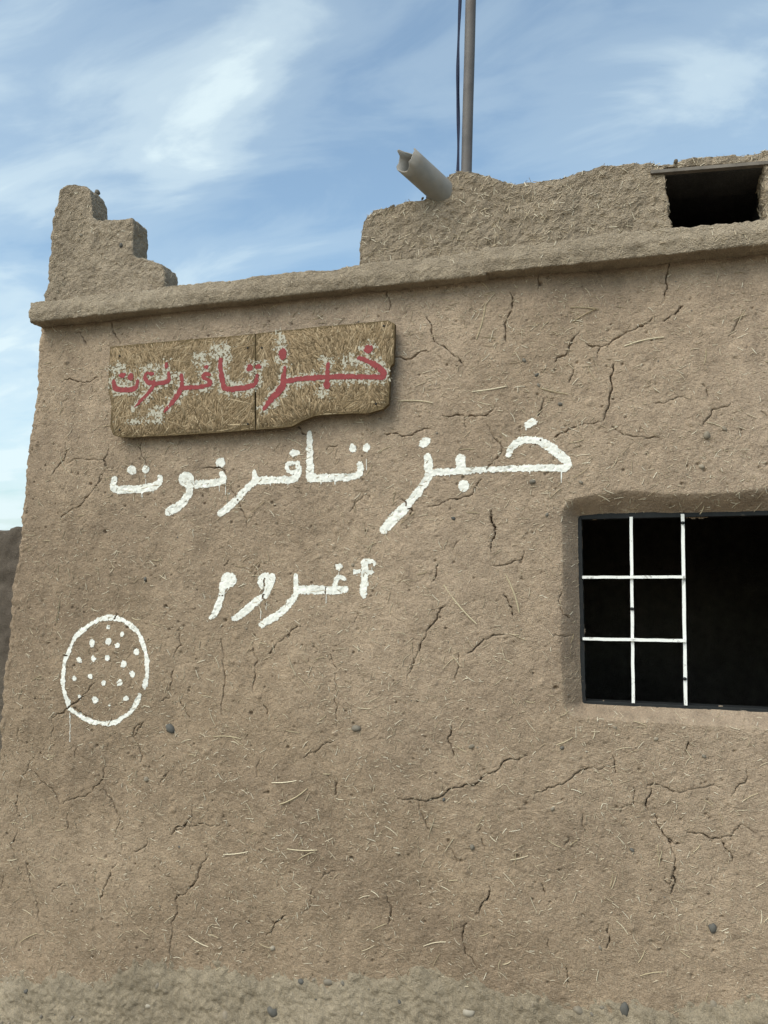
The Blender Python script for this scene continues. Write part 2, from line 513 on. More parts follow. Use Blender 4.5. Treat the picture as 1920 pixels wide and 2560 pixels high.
CRACKS = (
    crop(960, 640, .5787, [[(185, 265), (205, 330), (215, 370), (270, 400), (320, 440), (345, 478)], [(50, 440), (130, 437), (190, 408)], [(545, 160), (552, 210), (535, 270), (528, 330), (532, 375)],
        [(845, 325), (810, 375), (780, 430), (745, 440), (738, 460)], [(870, 378), (935, 392), (1000, 355), (1050, 325), (1100, 300), (1160, 265)], [(1210, 280), (1260, 250), (1295, 212)],
        [(995, 460), (978, 520), (975, 600), (968, 660), (948, 710)], [(1238, 15), (1228, 70), (1218, 100), (1225, 140), (1215, 180)], [(15, 150), (30, 200), (25, 240)], [(0, 770), (50, 765), (90, 780), (150, 755), (200, 748)],
        [(250, 690), (350, 695), (440, 690), (475, 665)], [(690, 615), (680, 660), (662, 692)], [(735, 785), (800, 745), (840, 735)]])
    + crop(900, 1020, .3496, [[(870, 510), (830, 560), (805, 615), (730, 640), (650, 650)], [(940, 730), (945, 830), (965, 890), (945, 960)], [(290, 650), (330, 690), (370, 730), (350, 770)]])
    + crop(240, 1020, .434, [[(290, 180), (260, 225), (280, 290), (310, 340)], [(70, 270), (55, 300), (70, 340)], [(780, 430), (785, 480), (815, 520), (830, 560), (850, 610), (865, 650), (865, 690)], [(620, 350), (700, 345), (745, 360), (760, 400)], [(1165, 110), (1190, 150), (1215, 155)]])
    + crop(480, 1370, .3014, [[(605, 230), (580, 340), (570, 410), (600, 450), (605, 510)], [(290, 100), (250, 150)]])
    + crop(120, 1500, .1808, [[(80, 1630), (230, 1560), (300, 1480), (370, 1420), (450, 1360), (560, 1270), (590, 1190), (660, 1150)], [(1310, 1690), (1230, 1780), (1190, 1880)], [(935, 190), (900, 270)], [(230, 770), (290, 770)], [(350, 1480), (430, 1540), (520, 1600), (620, 1650)]])
    + crop(400, 1560, .3617, [[(130, 50), (140, 150), (90, 240)], [(410, 110), (420, 250), (430, 330), (435, 400), (430, 480), (415, 560), (425, 640)], [(630, 130), (635, 200), (668, 255), (645, 340), (640, 420), (632, 460)], [(90, 320), (80, 400), (65, 475)],
        [(130, 535), (160, 590), (200, 660)], [(975, 10), (900, 40), (870, 80)], [(800, 130), (740, 210)], [(1170, 210), (1195, 280), (1220, 320)], [(1205, 340), (1215, 430), (1205, 520), (1210, 620), (1212, 680)], [(710, 565), (740, 600), (745, 640)]])
    + crop(960, 1240, .2893, [[(540, 950), (490, 970), (460, 1040), (410, 1120), (360, 1220), (325, 1250), (310, 1310), (290, 1360), (240, 1470), (205, 1600)], [(720, 1360), (800, 1300), (860, 1240), (950, 1200), (1040, 1200)], [(935, 120), (930, 220), (955, 310)], [(935, 370), (925, 480)],
        [(1035, 850), (1070, 910), (1110, 980), (1110, 1040)], [(470, 590), (455, 650), (420, 740)]])
    + crop(0, 780, .2351, [[(1175, 90), (1195, 200), (1240, 270), (1290, 345)], [(840, 205), (880, 280), (920, 350)], [(680, 720), (780, 728), (870, 750), (970, 735), (1050, 695)], [(705, 1400), (715, 1500), (690, 1575), (620, 1650), (555, 1740)], [(1160, 1530), (1115, 1575), (1160, 1670)],
        [(1110, 1720), (1050, 1830), (960, 1940), (890, 2030), (780, 2095), (700, 2150), (640, 2210)]])
    + crop(960, 1780, .5787, [[(60, 375), (150, 380), (270, 345), (380, 320), (420, 285), (500, 245), (540, 205), (620, 190)], [(150, 385), (165, 440), (180, 480), (205, 520)], [(290, 60), (275, 110), (290, 150), (298, 195)], [(985, 190), (1000, 265)], [(1140, 320), (1190, 320)], [(1155, 335), (1140, 430)],
        [(1165, 440), (1180, 490), (1220, 545), (1240, 580), (1260, 640), (1250, 700), (1240, 790)], [(1220, 545), (1280, 575)], [(1310, 525), (1390, 540), (1460, 550)], [(1460, 565), (1495, 610), (1505, 655)], [(1315, 130), (1310, 190)]])
    + crop(0, 1780, .5787, [[(150, 260), (170, 295), (210, 320), (240, 360), (255, 400)], [(400, 340), (430, 310), (450, 240)], [(290, 435), (285, 520)], [(445, 335), (470, 370), (500, 420), (520, 460)], [(830, 400), (830, 450), (800, 485), (760, 500), (740, 530)], [(340, 150), (330, 200)], [(75, 360), (68, 440)],
        [(75, 515), (45, 570), (65, 640)], [(115, 640), (135, 690), (135, 720)], [(890, 600), (885, 645), (860, 680), (850, 720)], [(1450, 300), (1460, 375)], [(600, 50), (570, 105), (600, 170), (605, 220)]])
    + crop(0, 2160, .5787, [[(120, 0), (135, 70), (160, 160), (170, 250)], [(490, 10), (465, 80), (430, 150)], [(870, 5), (850, 70), (800, 130), (760, 150), (765, 210), (740, 250), (738, 320), (730, 400)], [(1240, 220), (1185, 265), (1150, 310)], [(1160, 220), (1185, 265)]])
    + crop(960, 2160, .5787, [[(455, 95), (440, 160), (410, 230)], [(360, 255), (340, 300), (345, 350), (395, 440)], [(10, 125), (30, 200), (20, 260)], [(680, 90), (695, 140)], [(970, 270), (975, 340), (960, 370)], [(785, 450), (800, 520)]])
)
HAIR = (
    crop(960, 640, .5787, [[(935, 392), (920, 440)], [(668, 85), (665, 145)], [(350, 695), (355, 745)], [(805, 465), (815, 510), (800, 550)], [(840, 735), (900, 725), (940, 718)], [(1370, 550), (1395, 575), (1402, 605)], [(1500, 635), (1420, 660), (1400, 700), (1380, 740)], [(1560, 230), (1525, 290), (1490, 350)], [(1170, 635), (1240, 620), (1300, 605)], [(980, 735), (1060, 775), (1200, 795)], [(1630, 670), (1659, 700)]])
    + crop(900, 1020, .3496, [[(905, 120), (940, 180), (1000, 250), (1015, 310), (985, 360), (920, 410), (895, 450)], [(650, 650), (580, 680), (490, 705)], [(1210, 285), (1260, 255), (1320, 225)]])
    + crop(240, 1020, .434, [[(1330, 250), (1340, 225), (1400, 212)], [(1140, 450), (1190, 500)], [(45, 390), (10, 440)], [(1460, 600), (1490, 545), (1540, 500)], [(410, 605), (450, 625)]])
    + crop(480, 1370, .3014, [[(555, 90), (520, 180), (500, 290)], [(210, 390), (260, 400)], [(780, 750), (810, 690), (900, 640)], [(1370, 550), (1340, 620)], [(1110, 320), (1105, 400)]])
    + crop(400, 1560, .3617, [[(0, 545), (60, 510)], [(990, 930), (1060, 890), (1120, 840), (1200, 815)], [(60, 1020), (0, 1100)], [(690, 940), (670, 1060)], [(870, 80), (800, 130)]])
    + crop(960, 1240, .2893, [[(640, 1360), (635, 1450), (620, 1540), (610, 1600)], [(630, 400), (600, 450)], [(940, 600), (1100, 580), (1190, 550), (1200, 450)], [(1530, 830), (1510, 920), (1540, 1030), (1600, 1060)], [(1470, 1205), (1560, 1220), (1620, 1210)]])
    + crop(0, 780, .2351, [[(980, 770), (980, 870)], [(720, 1620), (850, 1565), (950, 1575), (1110, 1575)], [(1170, 1400), (1165, 1520)], [(780, 210), (840, 205)]])
    + crop(960, 1780, .5787, [[(650, 355), (710, 325), (780, 308), (880, 245), (980, 240)], [(1460, 550), (1530, 510), (1545, 485), (1610, 530)], [(1570, 250), (1560, 310), (1500, 370)], [(1080, 330), (1080, 400), (1020, 440)], [(860, 440), (855, 490), (870, 520)], [(800, 540), (780, 580)], [(420, 545), (435, 600)], [(285, 590), (310, 655)], [(1200, 325), (1300, 345), (1450, 330)]])
    + crop(0, 1780, .5787, [[(270, 400), (330, 370), (400, 340)], [(510, 650), (480, 690), (470, 720)], [(580, 600), (640, 560)], [(1410, 270), (1430, 290)], [(690, 310), (720, 270)], [(130, 210), (100, 270), (80, 330)], [(230, 20), (225, 110)], [(85, 60), (85, 130)], [(740, 530), (830, 495), (950, 490)], [(520, 460), (500, 540)]])
    + crop(0, 2160, .5787, [[(270, 85), (225, 120)], [(1385, 65), (1460, 30)], [(1350, 110), (1345, 180), (1310, 210)], [(680, 15), (740, 55)], [(20, 40), (10, 110)]])
    + crop(960, 2160, .5787, [[(710, 325), (712, 370)], [(1255, 10), (1235, 105)], [(1215, 60), (1230, 100)]])
)


def seg_dist(X, Z, line):
    """distance of points to a polyline, the place along it (0..1) and the nearest point"""
    best = np.full(X.shape, 1e9, np.float32); tt = np.zeros(X.shape, np.float32)
    nx = np.zeros(X.shape, np.float32); nz = np.zeros(X.shape, np.float32)
    n = len(line) - 1
    for i in range(n):
        ax, az = line[i]; bx, bz = line[i + 1]
        dx, dz = bx - ax, bz - az
        t = np.clip(((X - ax) * dx + (Z - az) * dz) / (dx * dx + dz * dz + 1e-12), 0, 1)
        qx, qz = ax + t * dx, az + t * dz
        d = np.hypot(X - qx, Z - qz)
        m_ = d < best
        best = np.where(m_, d, best); tt = np.where(m_, (i + t) / n, tt)
        nx = np.where(m_, qx, nx); nz = np.where(m_, qz, nz)
    return best, tt, nx, nz


def plan_relief(X, Z):
    """y of the plaster surface (positive = further into the wall), smooth part"""
    y = 0.014 * vn2(X, Z, 1.7, 1) + 0.0075 * vn2(X, Z, 4.3, 2) + 0.0030 * vn2(X, Z, 10, 3)
    dx = np.maximum(np.maximum(WIN['x0'] - X, X - WIN['x1']), 0)
    dzt = np.maximum(Z - WIN['z1'], 0); dzb = np.maximum(WIN['z0'] - Z, 0)
    wob = 1 + 0.18 * vn2(X, Z, 6, 8)
    d = np.sqrt((dx / (0.078 * wob)) ** 2 + (dzt / (0.085 * wob)) ** 2 + (dzb / (0.05 * wob)) ** 2)
    return y + WIN['dep'] * (0.65 * (1 - np.clip(d, 0, 1)) + 0.35 * (1 - sstep(0.0, 1.0, d)))


def grain_relief(X, Z):
    g = 0.0013 * vn2(X, Z, 26, 4) + 0.0011 * vn2(X, Z, 57, 5) + 0.0010 * vn2(X, Z, 118, 6) + 0.0006 * vn2(X, Z, 240, 16)
    # torn streaks of trowelled straw mud
    g += 0.0010 * vn2(X * 0.8 + Z * 1.7, Z * 0.8 - X * 1.3, 48, 7) * (vn2(X, Z, 9, 9) > 0)
    return g


def cut_cracks(X, Z):
    """draws the grid's points together along each crack and drops the middle ones deep; returns depth and a crack mask"""
    y = np.zeros(X.shape, np.float32); mask = np.zeros(X.shape, np.float32)
    for k, (lst, hw, dep) in enumerate(((CRACKS, 0.0027, 0.040), (HAIR, 0.0014, 0.014))):
        for j, l in enumerate(lst):
            line = roughen([W(*p) for p in l], 0.17, j + 100 * k)
            x0_, z0_ = line.min(0) - 0.03; x1_, z1_ = line.max(0) + 0.03
            i0, i1 = np.searchsorted(xs, [x0_ - 0.26, x1_ + 0.01]); j0, j1 = np.searchsorted(zs, [z0_, z1_])
            s_ = (slice(i0, i1), slice(j0, j1))
            Xs, Zs = X[s_], Z[s_]
            if Xs.size == 0:
                continue
            d, t, nx, nz = seg_dist(Xs, Zs, line)
            taper = np.clip(np.minimum(t, 1 - t) * 6 + 0.25, 0, 1) * np.clip(0.8 + 0.75 * vn2(t * 9 * max(1, len(l) / 4), t * 0 + j, 1.0, 20), 0.12, 1.5)
            core = d < 0.62 * STEP
            rim = (d >= 0.62 * STEP) & (d < 1.7 * STEP)
            w = hw * taper + 0.0004
            f = np.where(rim, w / np.maximum(d, 1e-6), 1.0)
            f = np.where(core, 0.0, np.minimum(f, 1.0))
            Xs[...] = nx + (Xs - nx) * f
            Zs[...] = nz + (Zs - nz) * f
            y[s_] = np.where(core, np.maximum(y[s_], dep * np.minimum(taper, 1.1)), y[s_])
            mask[s_] = np.where(core & (taper > 0.45), 1.0 if k == 0 else 0.6, mask[s_])
    return y, mask


xs_f = np.arange(X0 + 0.05, 0.62, STEP)
xs = np.concatenate([xs_f, np.arange(xs_f[-1] + 0.012, 2.6, 0.012)])
zs = np.concatenate([np.arange(-0.55, -0.22, 0.02), np.arange(-0.22, ZTOP, STEP)])
PX, PZ = np.meshgrid(xs, zs, indexing='ij')
SH = edge_shift(PZ)
XX = PX + SH * np.clip(1 - (PX - X0) / SPAN, 0, 1)
CRK, CMASK = cut_cracks(XX, PZ)
LOW = plan_relief(XX, PZ)
calm = 1 - 0.45 * sstep(-0.02, 0.10, LOW)
YY = LOW + grain_relief(XX, PZ) * calm
# slots left by straw pulled out of the wet plaster, and ridges over buried stalks
for q_ in range(4200):
    cx, cz = rng.uniform(-2.8, 0.6), rng.uniform(-0.1, 2.95)
    l_ = rng.uniform(0.006, 0.022); a_ = rng.normal(0, 0.8) if rng.random() < 0.5 else rng.uniform(0, math.pi)
    i0 = np.searchsorted(xs, cx - 0.25); i1 = np.searchsorted(xs, cx + 0.02); j0, j1 = np.searchsorted(zs, [cz - 0.015, cz + 0.015])
    i0 = max(i0, np.searchsorted(xs, cx - 0.02 - 0.071 * max(cz, 0) - 0.02))
    s_ = (slice(i0, i1), slice(j0, j1))
    u_ = (XX[s_] - cx) * math.cos(a_) + (PZ[s_] - cz) * math.sin(a_); v_ = -(XX[s_] - cx) * math.sin(a_) + (PZ[s_] - cz) * math.cos(a_)
    g_ = np.clip(1 - (v_ / 0.0026) ** 2, 0, 1) * np.clip(1 - (2 * u_ / l_) ** 2, 0, 1)
    YY[s_] += g_ * (0.0042 if q_ % 3 else -0.0022)
# pits
for _ in range(900):
    cx, cz = rng.uniform(-2.8, 0.6), rng.uniform(0.0, 2.95)
    rr = rng.uniform(0.003, 0.0065) * (1.6 if rng.random() < 0.06 else 1)
    i0 = np.searchsorted(xs, cx - 0.25); i1 = np.searchsorted(xs, cx + 0.02); j0, j1 = np.searchsorted(zs, [cz - 0.02, cz + 0.02])
    s_ = (slice(i0, i1), slice(j0, j1))
    d2 = ((XX[s_] - cx) ** 2 + (PZ[s_] - cz) ** 2) / rr ** 2
    YY[s_] += 1.6 * rr * np.clip(1 - d2, 0, 1)
# lumps where stones sit under the plaster
for _ in range(260):
    cx, cz = rng.uniform(-2.8, 0.6), rng.uniform(0.0, 2.95)
    rr = rng.uniform(0.006, 0.016)
    i0 = np.searchsorted(xs, cx - 0.25); i1 = np.searchsorted(xs, cx + 0.03); j0, j1 = np.searchsorted(zs, [cz - 0.03, cz + 0.03])
    s_ = (slice(i0, i1), slice(j0, j1))
    d2 = ((XX[s_] - cx) ** 2 + (PZ[s_] - cz) ** 2) / rr ** 2
    YY[s_] -= 0.35 * rr * np.clip(1 - d2, 0, 1)
YN = YY.copy()
YY = YY + CRK


def surf(X, Z, arr):
    """bilinear look-up of a relief array at wall places"""
    X = np.asarray(X, float); Z = np.asarray(Z, float)
    s = edge_shift(Z)
    u = np.where(X < X0 + SPAN, (X - s - s * X0 / SPAN) / (1 - s / SPAN), X)
    fi = np.interp(u, xs, np.arange(len(xs))); fj = np.interp(Z, zs, np.arange(len(zs)))
    i = np.clip(fi.astype(int), 0, len(xs) - 2); j = np.clip(fj.astype(int), 0, len(zs) - 2)
    a, b = fi - i, fj - j
    return (arr[i, j] * (1 - a) + arr[i + 1, j] * a) * (1 - b) + (arr[i, j + 1] * (1 - a) + arr[i + 1, j + 1] * a) * b


# columns that turn the corner and run back along the left side
r_c = 0.05
front_x0 = xs[0]
side_s = np.concatenate([np.arange(0, r_c * math.pi / 2, STEP)[1:], r_c * math.pi / 2 + np.array([0.0, .02, .05, .1, .2, .35, .6, 1.0, 1.6, 2.4, 3.4])])
side_pts = []
sx = XX[0]
for s in side_s[::-1]:
    a = min(s / r_c, math.pi / 2)
    nx, ny = -math.sin(a), -math.cos(a)
    bx = sx - r_c * math.sin(a)
    by = r_c * (1 - math.cos(a)) + max(0.0, s - r_c * math.pi / 2)
    g = LOW[0] * max(0.0, math.cos(a)) + 0.004 * vn2(np.full_like(zs, s), zs, 12, 12) + 0.004 * vn2(np.full_like(zs, s), zs, 40, 13) + 0.003 * vn2(np.full_like(zs, s), zs, 100, 14)
    side_pts.append(np.stack([bx - nx * g, by - ny * g, zs], -1))
front = np.stack([XX, YY, PZ], -1)
# right-hand side of the house
right = [np.stack([np.full_like(zs, 2.62), np.full_like(zs, yb), zs], -1) for yb in (0.03, 0.3, 1.0, 2.0, 3.4)]
back = [np.stack([np.full_like(zs, xb), np.full_like(zs, 3.45), zs], -1) for xb in (2.5, 1.0, -1.0, -2.7)]
V = np.concatenate([np.array(side_pts), front, np.array(right), np.array(back)], 0)
ns = len(side_pts)
nI, nJ = V.shape[0], V.shape[1]
idx = np.arange(nI * nJ).reshape(nI, nJ)
Fq = np.stack([idx[:-1, :-1], idx[1:, :-1], idx[1:, 1:], idx[:-1, 1:]], -1)
keep = np.ones((nI - 1, nJ - 1), bool)
cxm = (XX[:-1, :-1] + XX[1:, 1:]) / 2; czm = (PZ[:-1, :-1] + PZ[1:, 1:]) / 2
ragx = 0.006 * vn2(cxm, czm, 25, 50) + 0.004 * vn2(cxm, czm, 70, 51)
hole = (cxm > WIN['x0'] + ragx) & (cxm < WIN['x1']) & (czm > WIN['z0'] + ragx) & (czm < WIN['z1'] + ragx)
keep[ns:ns + cxm.shape[0]] = ~hole
wall = link('wall', mesh_np('wall', V.reshape(-1, 3), Fq[keep]), M_WALL, building, smooth=False)
wall['label'] = 'cracked brown straw and mud plaster of the front wall'

# ------------------------------------------------------------------ plinth of greyer earth at the foot
band = np.array([(-400, 2440), (0, 2442), (220, 2430), (420, 2405), (600, 2425), (820, 2432), (960, 2425), (1060, 2418), (1180, 2432), (1280, 2470), (1400, 2500), (1560, 2488), (1700, 2500), (1920, 2510), (2300, 2560)], float)
bxz = np.array([W(*p) for p in band])
pxs = np.concatenate([np.arange(-3.05, 0.7, 0.006), np.arange(0.712, 2.9, 0.03)])
pts_t = np.concatenate([np.arange(-0.05, 0.36, 0.006), np.arange(0.365, 0.9, 0.03)])
QX, QT = np.meshgrid(pxs, pts_t, indexing='ij')
topz = np.interp(QX, bxz[:, 0], bxz[:, 1]) + 0.020 * vn2(QX, QX * 0, 9, 60) + 0.012 * vn2(QX, QX * 0, 30, 61)
QZ = topz - QT
bulge = np.where(QT < 0, 0.05 * QT / -0.05, -(0.008 * sstep(0, 0.06, QT) + 0.14 * np.maximum(QT - 0.01, 0)))
QY = bulge + 0.003 + 0.004 * vn2(QX, QZ, 8, 62) + 0.0042 * vn2(QX, QZ, 22, 63) + 0.0042 * vn2(QX * 1.4 + QZ, QZ - 0.6 * QX, 40, 64) + 0.0045 * vn2(QX, QZ, 95, 65) + 0.012 * np.clip(vn2(QX * 0.7 + QZ, QZ - QX, 34, 66) - 0.55, 0, 1)
QY = QY + plan_relief(QX, np.clip(QZ, -0.5, 0.9)) * 0.95
# wrap back round the left corner
wrap = sstep(-2.84, -3.05, QX)
QY = QY + 1.5 * wrap ** 2
QX2 = QX + 0.13 * wrap
idx = np.arange(QX.size).reshape(QX.shape)
qf = np.stack([idx[:-1, :-1], idx[:-1, 1:], idx[1:, 1:], idx[1:, :-1]], -1).reshape(-1, 4)
plinth = link('plinth', mesh_np('plinth', np.stack([QX2, QY, QZ], -1).reshape(-1, 3), qf), M_PLINTH, building, smooth=False)
plinth['label'] = 'greyer stony earth footing at the bottom of the wall'

# ------------------------------------------------------------------ roof ledge in two lengths
LF = -0.075                                         # how far it stands out


def ledge_piece(x_a, x_b, z_at, thick, front_y, seed):
    bm = bmesh.new()
    n = 14
    rows = []
    for i in range(n + 1):
        x = x_a + (x_b - x_a) * i / n
        z = z_at(x)
        t = thick * (1 + 0.05 * math.sin(i * 2.1 + seed))
        rows.append([bm.verts.new(p) for p in ((x, front_y, z), (x, front_y - 0.008, z + t * 0.5), (x, front_y + 0.004, z + t), (x, 0.42, z + t * 0.97), (x, 0.42, z + 0.01), (x, 0.05, z + 0.004))])
    for a, b in zip(rows, rows[1:]):
        for k in range(6):
            bm.faces.new((a[k], a[(k + 1) % 6], b[(k + 1) % 6], b[k]))
    bm.faces.new(rows[0]); bm.faces.new(rows[-1][::-1])
    bmesh.ops.recalc_face_normals(bm, faces=bm.faces[:])
    return remeshed('ledge', bm, 0.0065, [(9, 0.0028), (24, 0.003), (55, 0.003), (115, 0.0026)], seed, 0)


seam = W(1206, 650, LF)[0]
lx0, lz0 = W(72, 806, LF)
lxm, lzm = W(1206, 688, LF)
lxr, lzr = W(1920, 612, LF)
print('ledge', lx0, lz0, lxm, lzm, lxr, lzr)
z_left = lambda x: lz0 + (lzm - lz0) * (x - lx0) / (lxm - lx0)
z_right = lambda x: lzm + 0.006 + (lzr - lzm - 0.006) * (x - lxm) / (lxr - lxm)
l1 = link('ledge', ledge_piece(lx0, seam + 0.012, z_left, 0.098, LF, 3), M_LEDGE, building)
l2 = link('ledge', ledge_piece(seam + 0.0, 2.72, z_right, 0.098, LF - 0.003, 9), M_LEDGE, building)
l1['label'] = 'projecting mud roof ledge, left length under the stepped corner'
l2['label'] = 'projecting mud roof ledge, right length under the parapet'
roof = link('roof', box_mesh('roof', -2.55, 2.6, 0.10, 3.44, 2.90, 2.985), M_TOP, building)

# ------------------------------------------------------------------ stepped corner merlon
MC = crop(40, 420, .2893, [[(240, 1190), (240, 1100), (272, 1000), (280, 800), (298, 700), (298, 520), (322, 400), (352, 300), (378, 190), (430, 148), (520, 136), (600, 150), (640, 190), (650, 300), (660, 420), (700, 448), (860, 446), (1000, 432), (1012, 500), (1010, 640), (1008, 752),
                            (1060, 775), (1180, 800), (1262, 832), (1280, 900), (1288, 1030), (1290, 1190)]])[0]
bm = prism([W(px, py, -0.03) for px, py in roughen(MC, 0.02, 5)], -0.03, 0.085)
merlon = link('corner_merlon', remeshed('corner_merlon', bm, 0.0065, [(14, 0.004), (30, 0.0035), (65, 0.003), (125, 0.0024)], 21, 1), M_TOP, building, smooth=False)
merlon['label'] = 'stepped mud merlon on the roof corner'

# ------------------------------------------------------------------ parapet with the dark opening
PC = crop(880, 340, .627, [[(30, 620), (28, 520), (34, 420), (36, 350), (52, 318), (84, 290), (180, 274), (290, 245), (340, 190), (385, 152), (430, 137), (500, 145), (560, 165), (640, 190), (780, 170), (880, 150), (990, 120), (1110, 110), (1230, 108), (1330, 92), (1450, 80), (1560, 72), (1659, 50)]])[0]
PC = [W(px, py, 0.0) for px, py in PC]
PC = [tuple(p) for p in roughen(PC, 0.03, 8)]
xr_, zr_ = PC[-1]
op_l = W(880 + 1262 * .627, 340 + 240 * .627, 0.0)[0]
op_r = W(880 + 1622 * .627, 340 + 240 * .627, 0.0)[0] + 0.022
op_tl = W(880 + 1240 * .627, 340 + 131 * .627, 0.0)[1]
op_tr = W(880 + 1622 * .627, 340 + 108 * .627, 0.0)[1]
out = PC + [(xr_ + 0.5, zr_ + 0.02), (1.6, zr_ - 0.05), (2.2, zr_ - 0.08), (2.55, zr_ - 0.1), (2.58, 2.97), (op_r, 2.97), (op_r, op_tr), (op_l - 0.012, op_tl), (op_l + 0.012, 2.97)]
bm = prism(out, 0.0, 0.16)
parapet = link('parapet', remeshed('parapet', bm, 0.0075, [(10, 0.005), (24, 0.0045), (55, 0.0035), (115, 0.003)], 33, 1), M_TOP, building, smooth=False)
parapet['label'] = 'rough mud parapet wall rising above the ledge'
# lintel plank; the opening's shade painted in as a near-black plank and hollow
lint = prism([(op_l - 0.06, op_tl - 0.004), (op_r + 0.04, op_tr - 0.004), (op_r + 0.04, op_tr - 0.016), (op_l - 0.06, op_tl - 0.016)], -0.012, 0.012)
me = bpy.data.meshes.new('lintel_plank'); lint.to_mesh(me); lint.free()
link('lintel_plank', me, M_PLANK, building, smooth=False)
lint = prism([(op_l - 0.05, op_tl - 0.004), (op_r + 0.03, op_tr - 0.004), (op_r + 0.03, op_tr - 0.020), (op_l - 0.05, op_tl - 0.020)], 0.0125, 0.20)  # added near-black plank that paints shade over the soffit
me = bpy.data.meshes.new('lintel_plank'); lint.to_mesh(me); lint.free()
link('lintel_plank', me, M_BLACK, building, smooth=False)['label'] = 'near-black plank behind the grey one, added as the shade under the lintel'
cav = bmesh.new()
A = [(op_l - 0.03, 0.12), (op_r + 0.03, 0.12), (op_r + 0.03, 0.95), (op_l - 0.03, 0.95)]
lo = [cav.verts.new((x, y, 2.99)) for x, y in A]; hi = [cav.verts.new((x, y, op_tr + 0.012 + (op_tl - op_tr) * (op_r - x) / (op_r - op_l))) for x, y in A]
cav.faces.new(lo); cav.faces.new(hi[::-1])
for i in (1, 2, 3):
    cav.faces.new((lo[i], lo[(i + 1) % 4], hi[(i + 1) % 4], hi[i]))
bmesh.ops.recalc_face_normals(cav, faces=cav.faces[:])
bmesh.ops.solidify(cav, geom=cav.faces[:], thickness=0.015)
me = bpy.data.meshes.new('shade_hollow'); cav.to_mesh(me); cav.free()
hollow = link('shade_hollow', me, M_BLACK, building, smooth=False)
hollow['label'] = 'hollow behind the parapet opening, its shade put into a near-black colour'


def pebble_mesh(seed, sx=1.0, sy=0.7, sz=0.8):
    bm = bmesh.new()
    bmesh.ops.create_icosphere(bm, subdivisions=2, radius=1.0)
    r = np.random.default_rng(seed)
    o = r.uniform(0, 50, 3)
    co = np.array([v.co[:] for v in bm.verts])
    d = 1 + 0.34 * vn3(co + o, 1.1, seed) + 0.16 * vn3(co + o, 2.3, seed + 1)
    for v, k in zip(bm.verts, d):
        v.co = Vector((v.co.x * sx * k, v.co.y * sy * k, v.co.z * sz * k))
    me = bpy.data.meshes.new('pebble'); bm.to_mesh(me); bm.free()
    me.materials.append(M_PEBBLE)
    me.polygons.foreach_set('use_smooth', np.ones(len(me.polygons), bool))
    return me


PEB_MUD = []
PEB = [pebble_mesh(s, 1.0, 0.7, random.uniform(0.65, 0.95)) for s in range(6)]


def place(name, me, parent, loc, scale=1.0, rot=(0, 0, 0), label=None):
    o = bpy.data.objects.new(name, me)
    COL.objects.link(o)
    o.location = loc
    o.rotation_euler = rot
    o.scale = (scale,) * 3 if not isinstance(scale, tuple) else scale
    o.parent = parent
    o.matrix_parent_inverse = parent.matrix_world.inverted()
    if label:
        o['label'] = label
    return o


for p_ in PEB[:3]:
    q_ = p_.copy(); q_.name = 'crumb'; q_.materials.clear(); q_.materials.append(M_TOP); PEB_MUD.append(q_)

# ------------------------------------------------------------------ drain spout
spout_base = Vector((W(1122, 495, 0.05)[0], 0.05, W(1122, 495, 0.05)[1]))
YE = -0.13
ex, ez = W(1014, 397, YE)
spout_end = Vector((ex, YE, ez))
axis = (spout_end - spout_base)
ln = axis.length
ax = axis.normalized()
s1 = ax.cross(Vector((0, 0, 1))).normalized()
s2 = s1.cross(ax).normalized()
bm = bmesh.new()
nseg, rad = 40, 0.052
rings = []
# broken mouth: a tall fang on the upper right, a bite at the top left
for ri, (rr, inner) in enumerate(((rad, 0), (rad - 0.005, 1))):
    cols = []
    for i in range(nseg):
        a = 2 * math.pi * i / nseg
        d = s1 * math.cos(a) + s2 * math.sin(a)
        up = d.dot(Vector((0, 0, 1)))
        cut = 0.0
        side = d.x
        cut += 0.040 * math.exp(-((a - math.pi * 0.55) / 0.42) ** 2)
        cut += 0.022 * math.exp(-((a - math.pi * 1.45) / 0.5) ** 2)
        cut -= 0.034 * math.exp(-((a - math.pi * 0.27) / 0.22) ** 2)
        cut += 0.0035 * math.sin(i * 2.7) * math.sin(i * 1.3)
        top = spout_end - ax * cut
        L_ = (top - spout_base).length
        cols.append([bm.verts.new(spout_base + ax * (L_ * k / 6) + d * rr) for k in range(7)])
    rings.append(cols)
for i in range(nseg):
    j = (i + 1) % nseg
    for k in range(6):
        bm.faces.new((rings[0][i][k], rings[0][j][k], rings[0][j][k + 1], rings[0][i][k + 1]))
        bm.faces.new((rings[1][i][k + 1], rings[1][j][k + 1], rings[1][j][k], rings[1][i][k]))
    bm.faces.new((rings[0][i][6], rings[0][j][6], rings[1][j][6], rings[1][i][6]))
bmesh.ops.recalc_face_normals(bm, faces=bm.faces[:])
me = bpy.data.meshes.new('drain_spout'); bm.to_mesh(me); bm.free()
spout = link('drain_spout', me, M_PIPE, building)
spout['label'] = 'grey plastic drain pipe with a broken mouth jutting from the parapet'
# collar of mud packed round the spout
bm = bmesh.new()
bmesh.ops.create_icosphere(bm, subdivisions=4, radius=1.0)
for v in bm.verts:
    v.co = Vector((v.co.x * 0.085, v.co.y * 0.05, v.co.z * 0.08)) + spout_base + Vector((0.025, 0.015, -0.02))
me = remeshed('spout_collar', bm, 0.007, [(14, 0.010), (30, 0.008), (60, 0.006)], 77, 1)
link('spout_collar', me, M_TOP, building)

